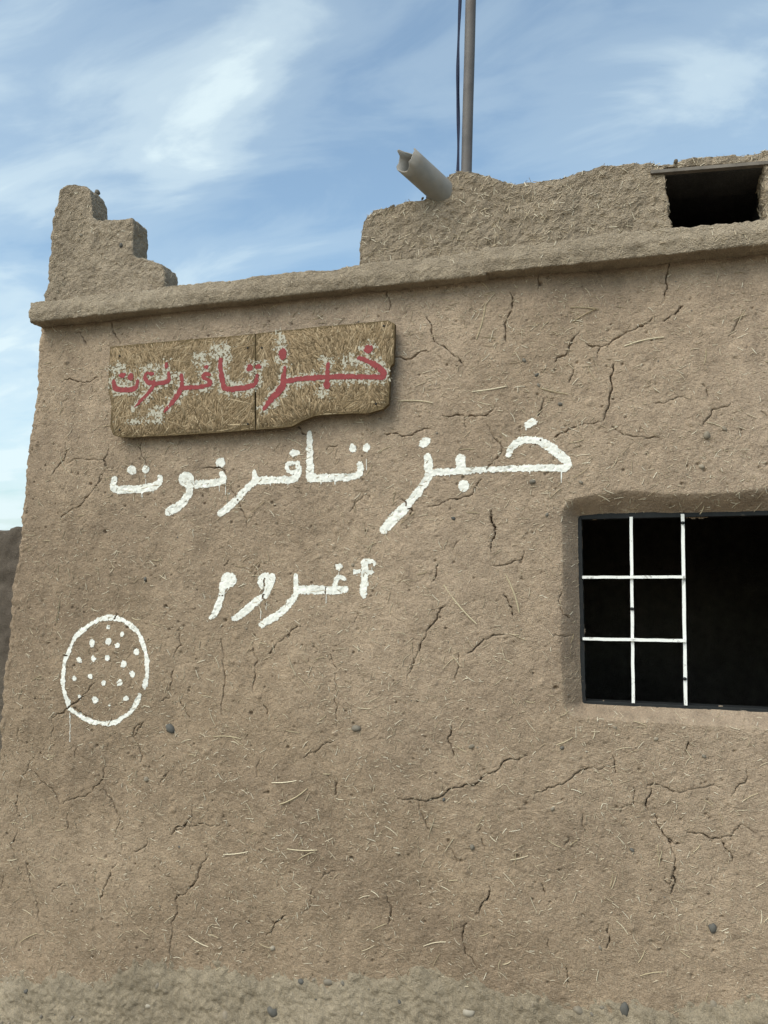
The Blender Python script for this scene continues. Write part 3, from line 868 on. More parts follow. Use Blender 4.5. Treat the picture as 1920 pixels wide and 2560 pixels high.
# ------------------------------------------------------------------ window: frame, grille, dark room
WY = 0.078
wx0, wx1, wz0, wz1 = WIN['x0'] - 0.004, WIN['x1'] + 0.004, WIN['z0'] - 0.002, WIN['z1'] + 0.004
window = empty('window', (0.4, WY, wz0))
window.parent = building
window.matrix_parent_inverse = building.matrix_world.inverted()
window['label'] = 'unglazed window opening with a dark steel frame and a white bar grille'
bpy.context.view_layer.update()
for nm, b in (('window_frame', (wx0 - 0.02, wx0 + 0.005, wz0 - 0.02, wz1 + 0.02)), ('window_frame', (wx1 - 0.018, wx1 + 0.02, wz0 - 0.02, wz1 + 0.02)),
              ('window_frame', (wx0 + 0.005, wx1 - 0.018, wz0 - 0.02, wz0 + 0.005)), ('window_frame', (wx0 + 0.005, wx1 - 0.018, wz1 - 0.005, wz1 + 0.02))):
    link(nm, box_mesh(nm, b[0], b[1], WY + 0.004, WY + 0.060, b[2], b[3], 0.002), M_FRAME, window, smooth=False)


def bar_mesh(p, q, w, seed, dep=0.011):
    """square bar from p to q, slightly uneven"""
    p, q = Vector(p), Vector(q)
    d = (q - p).normalized()
    s = Vector((0, 1, 0)).cross(d).normalized()
    bm = bmesh.new()
    n = 14
    rows = []
    r = random.Random(seed)
    for i in range(n + 1):
        c = p.lerp(q, i / n) + s * r.uniform(-0.0006, 0.0006)
        hw = w / 2 * r.uniform(0.95, 1.05)
        rows.append([bm.verts.new(c + s * a * hw + Vector((0, b * dep / 2, 0))) for a, b in ((-1, -1), (1, -1), (1, 1), (-1, 1))])
    for a, b in zip(rows, rows[1:]):
        for k in range(4):
            bm.faces.new((a[k], a[(k + 1) % 4], b[(k + 1) % 4], b[k]))
    bm.faces.new(rows[0]); bm.faces.new(rows[-1][::-1])
    bmesh.ops.recalc_face_normals(bm, faces=bm.faces[:])
    me = bpy.data.meshes.new('grille_bar'); bm.to_mesh(me); bm.free()
    return me


def at(px, py, Y):
    x, z = W(px, py, Y)
    return (x, Y, z)


GY_ = WY - 0.006
b1t, b1b = (1380 + 607 * .3255, 1220 + 222 * .3255), (1380 + 624 * .3255, 1220 + 1650 * .3255)
b2t, b2b = (1380 + 1003 * .3255, 1220 + 200 * .3255), (1380 + 1026 * .3255, 1220 + 1668 * .3255)
for a, b, w, yy, sd in ((b1t, b1b, 0.0108, GY_ + 0.011, 1), (b2t, b2b, 0.0114, GY_ + 0.011, 2),
                        ((1380 + 233 * .3255, 1220 + 686 * .3255), (1380 + 1024 * .3255, 1220 + 682 * .3255), 0.0102, GY_ - 0.0005, 3),
                        ((1380 + 236 * .3255, 1220 + 1158 * .3255), (1380 + 1029 * .3255, 1220 + 1172 * .3255), 0.0105, GY_ - 0.0005, 4)):
    link('grille_bar', bar_mesh(at(*a, yy), at(*b, yy), w, sd), M_BARS, window, smooth=False)
# the two weld stubs where the paint has come off
for px, py in ((1580, 1522), (1712, 1697), (1456, 1597), (1707, 1307)):
    p = at(px, py, GY_ + 0.003)
    bm = bmesh.new()
    bmesh.ops.create_icosphere(bm, subdivisions=2, radius=1.0)
    for v in bm.verts:
        v.co = Vector((p[0] + v.co.x * 0.0075, p[1] + v.co.y * 0.007, p[2] + v.co.z * 0.006))
    me = bpy.data.meshes.new('weld'); bm.to_mesh(me); bm.free()
    link('weld', me, M_FRAME, window)
# the room: a closed box, walls coloured darker for shade, open only at the window
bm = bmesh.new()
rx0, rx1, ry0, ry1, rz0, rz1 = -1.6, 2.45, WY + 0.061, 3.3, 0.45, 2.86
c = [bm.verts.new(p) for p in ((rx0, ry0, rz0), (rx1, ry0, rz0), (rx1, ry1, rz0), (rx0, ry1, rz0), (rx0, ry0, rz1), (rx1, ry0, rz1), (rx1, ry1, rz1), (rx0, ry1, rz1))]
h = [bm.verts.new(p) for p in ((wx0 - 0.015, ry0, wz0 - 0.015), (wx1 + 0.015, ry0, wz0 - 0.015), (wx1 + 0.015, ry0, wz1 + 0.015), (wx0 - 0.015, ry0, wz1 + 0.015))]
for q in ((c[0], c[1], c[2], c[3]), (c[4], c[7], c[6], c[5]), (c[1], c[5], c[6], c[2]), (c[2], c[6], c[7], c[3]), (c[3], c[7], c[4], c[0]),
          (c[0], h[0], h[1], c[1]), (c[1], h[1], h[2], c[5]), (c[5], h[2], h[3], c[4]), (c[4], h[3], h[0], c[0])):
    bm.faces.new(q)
me = bpy.data.meshes.new('room'); bm.to_mesh(me); bm.free()
room = link('room', me, M_DIM, building, smooth=False)
room['label'] = 'dark room seen through the window, part of its shade put into the wall colour'

# ------------------------------------------------------------------ paint: ragged sheets that follow the plaster


def stroke_field(X, Z, strokes):
    """signed distance (positive inside) of brush strokes [(pts(x,z,w))...] in metres"""
    f = np.full(X.shape, -1.0, np.float32)
    for st in strokes:
        st = np.array(st, float)
        if len(st) == 1:
            continue
        for (ax_, az_, aw), (bx_, bz_, bw) in zip(st, st[1:]):
            dx, dz = bx_ - ax_, bz_ - az_
            t = np.clip(((X - ax_) * dx + (Z - az_) * dz) / (dx * dx + dz * dz + 1e-12), 0, 1)
            d = np.hypot(X - ax_ - t * dx, Z - az_ - t * dz)
            f = np.maximum(f, (aw + (bw - aw) * t) / 2 - d)
    return f


def blob_field(X, Z, blobs):
    f = np.full(X.shape, -1.0, np.float32)
    for cx, cz, rx, rz, rot in blobs:
        c_, s_ = math.cos(rot), math.sin(rot)
        u = ((X - cx) * c_ + (Z - cz) * s_) / rx; v = (-(X - cx) * s_ + (Z - cz) * c_) / rz
        f = np.maximum(f, (1 - np.hypot(u, v)) * min(rx, rz))
    return f


def paint_sheet(name, strokes, blobs, mat, parent, ysurf, cell=0.0022, rag=0.0025, holes=0.0, seed=0, cut=None, lift=0.0016, thin=(), hole_f=(90, 230)):
    pts = [(p[0], p[1], p[2]) for s in strokes for p in s] + [(b[0], b[1], 2 * max(b[2], b[3])) for b in blobs] + [(p[0], p[1], p[2]) for s in thin for p in s]
    P = np.array(pts)
    x0_, x1_ = (P[:, 0] - P[:, 2]).min() - .01, (P[:, 0] + P[:, 2]).max() + .01
    z0_, z1_ = (P[:, 1] - P[:, 2]).min() - .01, (P[:, 1] + P[:, 2]).max() + .01
    gx_ = np.arange(x0_, x1_, cell); gz_ = np.arange(z0_, z1_, cell)
    X, Z = np.meshgrid(gx_, gz_, indexing='ij')
    f = np.maximum(stroke_field(X, Z, strokes), blob_field(X, Z, blobs))
    f = f + rag * (0.9 * vn2(X, Z, 60, seed) + 0.8 * vn2(X, Z, 150, seed + 1) + 0.6 * vn2(X, Z, 320, seed + 2)) + 0.0006
    # bristle drag along the lower edges
    f = f + 0.0014 * vn2(X, Z * 0.2, 260, seed + 3)
    if holes:
        n = 0.55 * vn2(X, Z, hole_f[0], seed + 4) + 0.45 * vn2(X * 1.6, Z * 0.7, hole_f[1], seed + 5)
        f = np.where(n > 1 - holes, -1, f)
    if thin:
        f = np.maximum(f, stroke_field(X, Z, thin) + 0.0006 * vn2(X, Z, 120, seed + 6))
    ok = f > 0
    if cut is not None:
        ok &= ~cut(X, Z)
    ccell = ok[:-1, :-1] & ok[1:, 1:] & ok[1:, :-1] & ok[:-1, 1:]
    if not ccell.any():
        return None
    Y = ysurf(X, Z) - lift
    ids = np.full(X.shape, -1)
    q = np.argwhere(ccell)
    used = np.zeros(X.shape, bool)
    for a, b in ((0, 0), (1, 0), (1, 1), (0, 1)):
        used[q[:, 0] + a, q[:, 1] + b] = True
    ids[used] = np.arange(used.sum())
    v = np.stack([X[used], Y[used], Z[used]], -1)
    fq = np.stack([ids[q[:, 0] + a, q[:, 1] + b] for a, b in ((0, 0), (1, 0), (1, 1), (0, 1))], -1)
    return link(name, mesh_np(name, v, fq), mat, parent)


wall_y = lambda X, Z: surf(X, Z, YN)
wall_cut = lambda X, Z: surf(X, Z, CMASK) > 0.5


def S(ox, oy, s, pts, w=None, Y=0.0):
    """brush stroke given in a crop of the photo -> wall metres"""
    o = []
    for p in pts:
        ww = p[2] if len(p) > 2 else w
        x, z = W(ox + p[0] * s, oy + p[1] * s, Y)
        xa, _ = W(ox + p[0] * s + ww * s / 2, oy + p[1] * s, Y)
        xb, _ = W(ox + p[0] * s - ww * s / 2, oy + p[1] * s, Y)
        _, za = W(ox + p[0] * s, oy + p[1] * s + ww * s / 2, Y)
        _, zb = W(ox + p[0] * s, oy + p[1] * s - ww * s / 2, Y)
        o.append((x, z, ((xa - xb) + (zb - za)) / 2))
    return o


def B(ox, oy, s, cx, cy, rx, ry, rot=0.0, Y=0.0):
    x, z = W(ox + cx * s, oy + cy * s, Y)
    xa, _ = W(ox + (cx + rx) * s, oy + cy * s, Y)
    _, za = W(ox + cx * s, oy + (cy - ry) * s, Y)
    return (x, z, abs(xa - x) * 1.05, abs(za - z) * 1.05, rot)


def smooth_pts(pts):
    """Catmull-Rom through brush points so curves are round"""
    p = np.array(pts, float)
    if len(p) < 3:
        return [tuple(q) for q in p]
    q = np.vstack([2 * p[0] - p[1], p, 2 * p[-1] - p[-2]])
    o = []
    for i in range(1, len(q) - 2):
        for t in np.linspace(0, 1, 5, endpoint=False):
            o.append(tuple(0.5 * (2 * q[i] + (q[i + 1] - q[i - 1]) * t + (2 * q[i - 1] - 5 * q[i] + 4 * q[i + 1] - q[i + 2]) * t * t + (3 * q[i] - q[i - 1] - 3 * q[i + 1] + q[i + 2]) * t ** 3)))
    o.append(tuple(p[-1]))
    return o


def word(name, label, cr, letters, parent, mat, ysurf, Y=0.0, cut=None, **kw):
    """one painted word: an Empty whose children are its letters and dots"""
    root = empty(name, (0, 0, 0))
    root.parent = parent
    root.matrix_parent_inverse = parent.matrix_world.inverted()
    root['label'] = label
    bpy.context.view_layer.update()
    for k, (kind, strokes, blobs, thin) in enumerate(letters):
        st = [smooth_pts(S(*cr, [(*p[:2], p[2]) if len(p) > 2 else (*p, s[1]) for p in s[0]], Y=Y)) for s in strokes]
        bl = [B(*cr, *b, Y=Y) for b in blobs]
        th = [S(*cr, t_[0], t_[1], Y=Y) for t_ in thin]
        paint_sheet(kind, st, bl, mat, root, ysurf, **({'holes': 0.10} if 'holes' not in kw else {}), seed=200 + k * 7 + len(name) + len(label), cut=cut, thin=th, **kw)
    return root


CA = (240, 1020, .434)
CB = (900, 1020, .3496)
CC = (480, 1370, .3014)
CD = (120, 1500, .1808)
word('painted_word', 'long white painted word under the signboard', CA, [
    ('letter', [([(1233, 148, 30), (1234, 200, 38), (1236, 300, 44), (1238, 402, 48)], 40), ([(1238, 404, 46), (1320, 404, 46), (1400, 402, 44), (1480, 396, 42), (1520, 378, 42), (1525, 350, 40), (1523, 325, 34)], 40)], [], [([(1558, 250), (1560, 360)], 6), ([(1380, 420), (1381, 440)], 9), ([(1300, 420), (1301, 438)], 9)]),
    ('dot', [], [(1480, 233, 20, 26)], []), ('dot', [], [(1560, 228, 22, 26)], []),
    ('letter', [([(1172, 322), (1118, 322), (1103, 345), (1128, 372), (1165, 360)], 26), ([(1166, 320, 34), (1170, 375, 40), (1140, 412, 42), (1040, 416, 42), (935, 420, 44)], 40), ([(918, 372, 30), (924, 420, 44), (880, 458, 40), (825, 515, 40), (760, 575, 44), (715, 608, 40)], 40)], [], [([(1110, 425), (1111, 445)], 8), ([(1010, 425), (1012, 447)], 8), ([(760, 490), (772, 492)], 8)]),
    ('dot', [], [(1150, 262, 31, 20)], []),
    ('letter', [([(733, 384, 38), (738, 418, 42), (690, 430, 42), (630, 436, 42), (565, 442, 42)], 40), ([(550, 430, 50), (535, 495, 46), (490, 555, 50), (420, 598, 46)], 45)], [(526, 412, 42, 42)], [([(715, 440), (713, 480)], 6), ([(748, 430), (747, 500)], 6)]),
    ('dot', [], [(722, 318, 26, 30)], []),
    ('letter', [([(110, 412, 36), (101, 445, 34), (108, 468, 40), (170, 469, 42), (260, 466, 44), (340, 452, 44), (374, 428, 40), (378, 402, 32)], 38)], [], [([(290, 385), (291, 450)], 6), ([(265, 480), (265, 512)], 9), ([(125, 480), (125, 500)], 6), ([(330, 470), (331, 490)], 6)]),
    ('dot', [], [(212, 358, 27, 26)], []), ('dot', [], [(295, 355, 20, 25)], [])], building, M_PAINT, wall_y, cut=wall_cut)
word('painted_word', 'large white painted word above and left of the window', CB, [
    ('letter', [([(1062, 332, 42), (1090, 275, 52), (1150, 234, 58), (1220, 226, 52), (1290, 240, 60), (1370, 290, 74), (1440, 345, 74), (1484, 388, 58), (1488, 415, 52), (1465, 432, 55)], 50),
                ([(1465, 432, 55), (1350, 428, 52), (1250, 430, 50), (1120, 434, 46), (1000, 436, 44), (880, 440, 46), (750, 450, 48), (640, 458, 50), (520, 462, 52)], 50), ([(722, 362, 70), (722, 440, 72)], 70),
                ([(484, 350, 54), (492, 420, 68), (492, 485, 60), (440, 570, 60), (340, 690, 66), (240, 790, 78), (170, 870, 60)], 60)], [], [([(1440, 455), (1440, 535)], 11), ([(1215, 445), (1216, 470)], 12), ([(640, 475), (641, 488)], 10)]),
    ('dot', [], [(1226, 106, 48, 27, 0.45)], [([(1186, 130), (1187, 160)], 10), ([(1200, 165), (1201, 200)], 6)]), ('dot', [], [(742, 555, 37, 42)], []), ('dot', [], [(462, 248, 44, 34, 0.5)], [])], building, M_PAINT, wall_y, cut=wall_cut)
word('painted_word', 'short white painted word below the long one', CC, [
    ('letter', [([(1428, 130, 60), (1428, 200, 62), (1425, 300, 60)], 60), ([(1418, 310, 60), (1418, 365, 62), (1424, 410, 30)], 60), ([(1420, 120, 50), (1460, 106, 46), (1505, 118, 40), (1508, 140, 26)], 40), ([(1350, 196, 40), (1385, 190, 34)], 40), ([(1440, 205, 32), (1492, 206, 30)], 30)], [], [([(1365, 215), (1364, 275)], 8), ([(1490, 155), (1490, 190)], 8), ([(1390, 210), (1391, 240)], 8)]),
    ('letter', [([(1262, 345, 56), (1150, 352, 68), (1000, 346, 72), (885, 346, 68)], 70), ([(1172, 330, 42), (1192, 262, 46), (1222, 242, 46), (1262, 256, 34)], 45), ([(850, 238, 46), (854, 330, 54), (850, 390, 54), (800, 460, 62), (720, 540, 62), (640, 590, 66), (560, 638, 48)], 55)], [], [([(1105, 380), (1104, 460)], 8), ([(1140, 470), (1141, 520)], 6), ([(1210, 185), (1211, 225)], 10)]),
    ('dot', [], [(1216, 156, 29, 32)], []),
    ('letter', [([(640, 250, 80), (625, 310, 74), (590, 395, 56)], 70), ([(555, 410, 54), (510, 452, 66), (420, 530, 66), (338, 588, 50)], 65)], [(595, 275, 66, 72)], [([(556, 470), (557, 590)], 6), ([(608, 440), (600, 515)], 8)]),
    ('letter', [([(250, 300, 66), (235, 380, 48)], 60), ([(232, 410, 52), (208, 475, 66), (175, 550, 58), (150, 578, 40)], 60)], [(293, 265, 63, 62)], [([(300, 330), (262, 380)], 8)])], building, M_PAINT, wall_y, cut=wall_cut)
ring1 = [(900, 246), (790, 250), (680, 287), (560, 360), (450, 450), (372, 540), (330, 640), (288, 745), (258, 810), (243, 900), (236, 1000), (231, 1100), (232, 1200), (256, 1300), (290, 1400), (312, 1490), (385, 1555), (480, 1615), (600, 1672), (720, 1698), (840, 1706), (960, 1678), (1040, 1622), (1130, 1555), (1205, 1450), (1262, 1312)]
ring2 = [(1332, 1208), (1360, 1110), (1370, 1000), (1374, 900), (1368, 800), (1348, 730), (1320, 640), (1280, 540), (1228, 440), (1160, 375), (1080, 312), (1000, 266), (900, 246)]
bread_dots = [(830, 370, 26, 30), (1025, 470, 28, 40), (622, 592, 40, 55), (836, 575, 36, 54), (965, 630, 36, 36), (1220, 715, 44, 46), (445, 825, 36, 46), (640, 808, 28, 40), (825, 805, 35, 42), (1050, 885, 44, 46), (1170, 1025, 36, 46), (390, 1078, 28, 34), (600, 1055, 35, 38),
              (782, 1142, 32, 40), (1000, 1145, 38, 50), (455, 1335, 26, 36), (655, 1380, 44, 46), (1082, 1360, 38, 38), (855, 1455, 18, 20)]
word('painted_bread', 'white painted ring full of dots like a round loaf', CD,
     [('ring', [([(*p, 62 + 14 * math.sin(i * 1.9)) for i, p in enumerate(ring1)], 66), ([(*p, 62 + 12 * math.sin(i * 2.3)) for i, p in enumerate(ring2)], 66)], [], [([(312, 1560), (316, 1800), (318, 1955)], 14)])]
     + [('dot', [], [b], [([(b[0], b[1] + b[3]), (b[0] + 3, b[1] + b[3] + 130)], 7)] if i in (5, 9, 16) else []) for i, b in enumerate(bread_dots)], building, M_PAINT, wall_y, cut=wall_cut)

# ------------------------------------------------------------------ signboard of pressed wood flakes
SY = -0.062
sign = empty('signboard', (W(640, 1090)[0], SY, W(640, 1090)[1]))
tag(sign, 'pressed wood flake signboard with red hand-painted letters and a broken lower edge', 'signboard')
CE = (240, 780, .4702)
sl = [(75, 185), (200, 172), (400, 155), (600, 138), (846, 115), (846, 626), (700, 637), (500, 650), (320, 660), (200, 667), (130, 666), (92, 655), (76, 610), (82, 500), (66, 420), (66, 350), (72, 260)]
sr = [(850, 115), (1100, 88), (1300, 68), (1450, 54), (1550, 44), (1588, 62), (1586, 160), (1580, 275), (1562, 292), (1560, 400), (1555, 488), (1525, 515), (1450, 538), (1350, 540), (1250, 545), (1160, 552), (1100, 576), (1040, 608), (960, 617), (850, 626)]
sil = [W(CE[0] + x * CE[2], CE[1] + y * CE[2], SY) for x, y in sl]
sir = [W(CE[0] + x * CE[2], CE[1] + y * CE[2], SY) for x, y in sr]


def in_poly(X, Z, poly):
    X = np.asarray(X); Z = np.asarray(Z)
    r_ = np.zeros(X.shape, bool)
    n = len(poly)
    for i in range(n):
        (xa, za), (xb, zb) = poly[i], poly[(i + 1) % n]
        c_ = ((za > Z) != (zb > Z)) & (X < (xb - xa) * (Z - za) / (zb - za + 1e-12) + xa)
        r_ ^= c_
    return r_


def flakes(poly, n, seed, y_front):
    r = np.random.default_rng(seed)
    P = np.array(poly)
    lo_, hi_ = P.min(0), P.max(0)
    vs_, fs_ = [], []
    k = 0
    tries = 0
    while k < n and tries < n * 6:
        tries += 1
        c_ = r.uniform(lo_, hi_)
        ln_ = r.uniform(0.03, 0.11) * (0.5 if r.random() < 0.35 else 1); wd = r.uniform(0.0016, 0.0056)
        a = math.pi / 2 + 1.1 * float(vn2(c_[0], c_[1], 9.0, 90)) + r.normal(0, 0.35) if r.random() < 0.75 else r.uniform(0, math.pi)
        d = np.array([math.cos(a), math.sin(a)]); nn = np.array([-d[1], d[0]])
        cor = [c_ + d * ln_ / 2 * s * r.uniform(.8, 1.05) + nn * wd / 2 * t for s, t in ((-1, -1), (1, -1), (1, 1), (-1, 1))]
        cc = np.array(cor)
        if not in_poly(cc[:, 0], cc[:, 1], poly).all():
            continue
        y = y_front - 0.0002 - 0.0006 * k / n - r.uniform(0, 0.0002)
        tl = r.uniform(-0.0002, 0.0002, 4)
        b_ = len(vs_)
        for q, t in zip(cor, tl):
            vs_.append((q[0], y + t, q[1]))
        for q in cor:
            vs_.append((q[0], y_front + 0.001, q[1]))
        fs_ += [(b_, b_ + 1, b_ + 2, b_ + 3), (b_, b_ + 4, b_ + 5, b_ + 1), (b_ + 1, b_ + 5, b_ + 6, b_ + 2), (b_ + 2, b_ + 6, b_ + 7, b_ + 3), (b_ + 3, b_ + 7, b_ + 4, b_)]
        k += 1
    return mesh_np('wood_flakes', vs_, fs_)


for poly, nfl, sd, lab in ((sil, 5200, 1, 'left half of the board, longer and squared off'), (sir, 4700, 2, 'right half of the board with a bite out of its lower edge')):
    rp = [tuple(p) for p in roughen(poly + [poly[0]], 0.012, sd)][:-1]
    bm = prism(rp, SY, SY + 0.022)
    me = bpy.data.meshes.new('board'); bm.to_mesh(me); bm.free()
    bd = link('board', me, M_BOARD, sign, smooth=False)
    bd['label'] = lab
    fl = link('wood_flakes', flakes(poly, nfl, sd + 5, SY), M_FLAKE, bd, smooth=False)
    fl['kind'] = 'stuff'
# battens that hold the board off the wall
for px in (420, 850):
    x, z = W(px, 950, 0)
    link('batten', box_mesh('batten', x - 0.02, x + 0.02, SY + 0.0225, 0.012, z - 0.14, z + 0.10), M_BOARD, sign, smooth=False)
for px, py in ((300, 890), (300, 1075), (620, 870), (655, 870), (960, 815), (940, 1010), (620, 1060)):
    x, z = W(px, py, SY)
    bm = bmesh.new()
    bmesh.ops.create_cone(bm, cap_ends=True, segments=10, radius1=0.0042, radius2=0.0035, depth=0.003, matrix=Matrix.Translation((x, SY - 0.003, z)) @ Matrix.Rotation(R(90), 4, 'X'))
    me = bpy.data.meshes.new('nail_head'); bm.to_mesh(me); bm.free()
    link('nail_head', me, M_FRAME, sign)

sign_y = lambda X, Z: np.full(X.shape, SY - 0.0024) + 0.0003 * vn2(X, Z, 60, 3)
RED = [
    ('letter', [([(1402, 246, 24), (1450, 264, 28), (1500, 292, 34), (1530, 325, 36), (1524, 346, 32)], 30), ([(1530, 346, 30), (1460, 346, 30), (1400, 345, 28), (1300, 345, 30), (1220, 346, 30), (1100, 355, 26), (1010, 368, 28)], 28), ([(1233, 278, 24), (1230, 340, 26), (1228, 400, 24)], 26),
                ([(1004, 296, 18), (1000, 350, 30), (990, 400, 38), (940, 455, 38), (895, 512, 22)], 30)], [], []),
    ('dot', [], [(1450, 198, 25, 22)], []), ('dot', [], [(993, 225, 22, 29)], []), ('dot', [], [(1229, 390, 18, 22)], []),
    ('letter', [([(662, 256, 24), (668, 330, 28), (684, 398, 32), (720, 411, 30), (800, 402, 30), (846, 382, 28), (857, 342, 24)], 28)], [], []), ('dot', [], [(818, 298, 17, 20)], []), ('dot', [], [(865, 292, 19, 14)], []),
    ('letter', [([(606, 335, 20), (580, 330, 22), (572, 350, 20), (600, 362, 22), (606, 382, 24), (560, 398, 24), (470, 405, 26)], 24), ([(455, 338, 18), (456, 398, 28), (425, 458, 28), (365, 530, 14)], 26)], [], []), ('dot', [], [(588, 292, 11, 14)], []),
    ('letter', [([(386, 325, 16), (388, 362, 24), (350, 378, 22), (310, 380, 24)], 22), ([(302, 330, 18), (272, 326, 20), (263, 350, 20), (286, 378, 24), (310, 372, 20)], 20), ([(308, 390, 26), (285, 425, 22), (245, 468, 18), (202, 510, 8)], 20)], [], []), ('dot', [], [(375, 285, 12, 16)], []),
    ('letter', [([(96, 372, 22), (106, 408, 28), (160, 415, 26), (208, 405, 26), (224, 368, 18)], 24)], [], []), ('dot', [], [(142, 335, 18, 14)], []), ('dot', [], [(187, 346, 14, 20)], [])]
# chalky white ground scrubbed round the letters
sm_st = [smooth_pts(S(*CE, [(*p[:2], (p[2] if len(p) > 2 else s[1]) * 1.9 + 12) for p in s[0]], Y=SY)) for l in RED for s in l[1]]
sm_bl = [B(*CE, b[0], b[1], b[2] * 1.9, b[3] * 1.9, Y=SY) for l in RED for b in l[2]]
sm_bl += [B(*CE, *b, Y=SY) for b in ((975, 175, 32, 62), (650, 205, 62, 34), (555, 250, 40, 40), (1205, 430, 42, 34), (1362, 262, 48, 30), (330, 540, 40, 50), (300, 300, 50, 25), (110, 305, 40, 25), (690, 240, 30, 60), (230, 575, 60, 18), (1215, 262, 30, 22))]
sm = paint_sheet('white_smear', sm_st, sm_bl, M_SMEAR, sign, lambda X, Z: sign_y(X, Z) + 0.0007, cell=0.0016, rag=0.016, holes=0.68, hole_f=(150, 420), seed=400, lift=0.0)
sm['kind'] = 'stuff'
sm['label'] = 'chalky white paint scrubbed behind the red letters'
RED = [(k_, [([(q[0], q[1], (q[2] if len(q) > 2 else s_[1]) * 0.98) for q in s_[0]], s_[1]) for s_ in st_], [(b_[0], b_[1], b_[2], b_[3]) for b_ in bl_], th_) for k_, st_, bl_, th_ in RED]
word('red_lettering', 'red hand-painted lettering across the board', CE, RED, sign, M_RED, sign_y, Y=SY, rag=0.0022, holes=0.2, cell=0.0018, lift=0.0004)

# ------------------------------------------------------------------ straw and pebbles in the plaster


def straw_np(places, y_of, seed):
    """short curved stalks laid on the surface, joined: places [(x, z, length, width, angle)]"""
    r = np.random.default_rng(seed)
    n = len(places)
    P = np.array(places, float)
    bend = r.normal(0, 0.10, n)
    vs_ = np.zeros((n, 4, 3, 3), np.float32)
    lift = r.uniform(0.0010, 0.0028, n)
    for k, t in enumerate((-0.5, -0.17, 0.17, 0.5)):
        a = P[:, 4]
        dx, dz = np.cos(a), np.sin(a)
        off = bend * P[:, 2] * (0.25 - t * t) * 2
        cx = P[:, 0] + dx * P[:, 2] * t - dz * off; cz = P[:, 1] + dz * P[:, 2] * t + dx * off
        y = y_of(cx, cz) - lift
        w = P[:, 3] / 2 * (0.75 if k in (0, 3) else 1.0)
        for j, (s, o) in enumerate(((-1, 0.0), (0, -0.55), (1, 0.0))):
            vs_[:, k, j] = np.stack([cx - dz * w * s, y + o * w, cz + dx * w * s], -1)
    base = np.arange(n)[:, None] * 12
    f = []
    for k in range(3):
        for j in range(2):
            f.append(np.stack([base[:, 0] + k * 3 + j, base[:, 0] + (k + 1) * 3 + j, base[:, 0] + (k + 1) * 3 + j + 1, base[:, 0] + k * 3 + j + 1], -1))
        f.append(np.stack([base[:, 0] + k * 3 + 2, base[:, 0] + (k + 1) * 3 + 2, base[:, 0] + (k + 1) * 3, base[:, 0] + k * 3], -1))
    return mesh_np('chopped_straw', vs_.reshape(-1, 3), np.concatenate(f, 0))


low_y = lambda X, Z: np.minimum(surf(X, Z, LOW), surf(X, Z, YN) + 0.001)


def free_place():
    while True:
        x = rng.uniform(-2.82, 0.62); z = rng.uniform(0.0, 2.93)
        if x < X0 + 0.06 + 0.071 * z:
            continue
        if WIN['x0'] - 0.01 < x < WIN['x1'] and WIN['z0'] - 0.01 < z < WIN['z1'] + 0.01:
            continue
        return x, z


small = []
dens_n = lambda x, z: float(vn2(np.array([x]), np.array([z]), 3.0, 71)[0])
while len(small) < 10500:
    x, z = free_place()
    if dens_n(x, z) < rng.uniform(-1.3, 0.6):
        continue
    a = rng.normal(0, 0.7) if rng.random() < 0.55 else rng.uniform(0, math.pi)
    big_ = rng.random() < 0.12
    small.append((x, z, rng.uniform(0.020, 0.042) if big_ else rng.uniform(0.006, 0.019), rng.uniform(0.0020, 0.0032) if big_ else rng.uniform(0.0016, 0.0028), a))
cs = link('chopped_straw', straw_np(small, low_y, 5), M_STRAW, wall)
cs['kind'] = 'stuff'


def stalk_mesh(seed):
    r = random.Random(seed)
    bm = bmesh.new()
    b = r.uniform(-0.12, 0.12)
    rows = []
    for k in range(6):
        t = k / 5 - 0.5
        off = b * (0.25 - t * t) * 2
        w = 0.018 * (0.8 if k in (0, 5) else 1)
        rows.append([bm.verts.new((t, y, off + s)) for s, y in ((-w, 0.006), (0, -w * 0.8), (w, 0.006))])
    for p, q in zip(rows, rows[1:]):
        for j in range(3):
            bm.faces.new((p[j], q[j], q[(j + 1) % 3], p[(j + 1) % 3]))
    bm.faces.new(rows[0][::-1]); bm.faces.new(rows[-1])
    bmesh.ops.recalc_face_normals(bm, faces=bm.faces[:])
    me = bpy.data.meshes.new('straw'); bm.to_mesh(me); bm.free()
    me.materials.append(M_STRAW_BIG)
    return me


STALKS = [stalk_mesh(s) for s in range(8)]
# stalks one can pick out in the photo: (x0, y0, x1, y1) in pixels
seen_straw = [(1264, 1437, 1298, 1532), (1110, 1462, 1192, 1560), (532, 1843, 602, 1848), (680, 1956, 742, 1951), (1038, 1280, 1000, 1312), (1374, 1246, 1404, 1220), (722, 1098, 760, 1116), (664, 1255, 630, 1282), (50, 2356, 95, 2332), (470, 2340, 520, 2368), (1058, 2366, 1115, 2355), (642, 1405, 620, 1430),
              (583, 1414, 612, 1416), (1425, 768, 1490, 770), (1430, 806, 1492, 770), (1180, 980, 1268, 966), (996, 1004, 1082, 1008), (1660, 842, 1560, 865), (770, 1970, 700, 2010), (560, 2135, 622, 2128), (1275, 2151, 1320, 2140), (1112, 2130, 1135, 2095), (1195, 2065, 1210, 2040), (1890, 2218, 1912, 2206), (1600, 2442, 1660, 2432),
              (1432, 1195, 1470, 1170), (745, 2150, 790, 2128), (720, 2120, 795, 2123), (720, 1640, 740, 1690), (745, 1690, 775, 1722), (755, 1640, 772, 1665), (1350, 970, 1420, 985), (1215, 760, 1192, 850), (1470, 915, 1490, 950), (500, 1740, 528, 1745), (153, 1140, 168, 1176), (172, 1176, 186, 1192), (150, 1500, 142, 1556)]
ns_ = 0
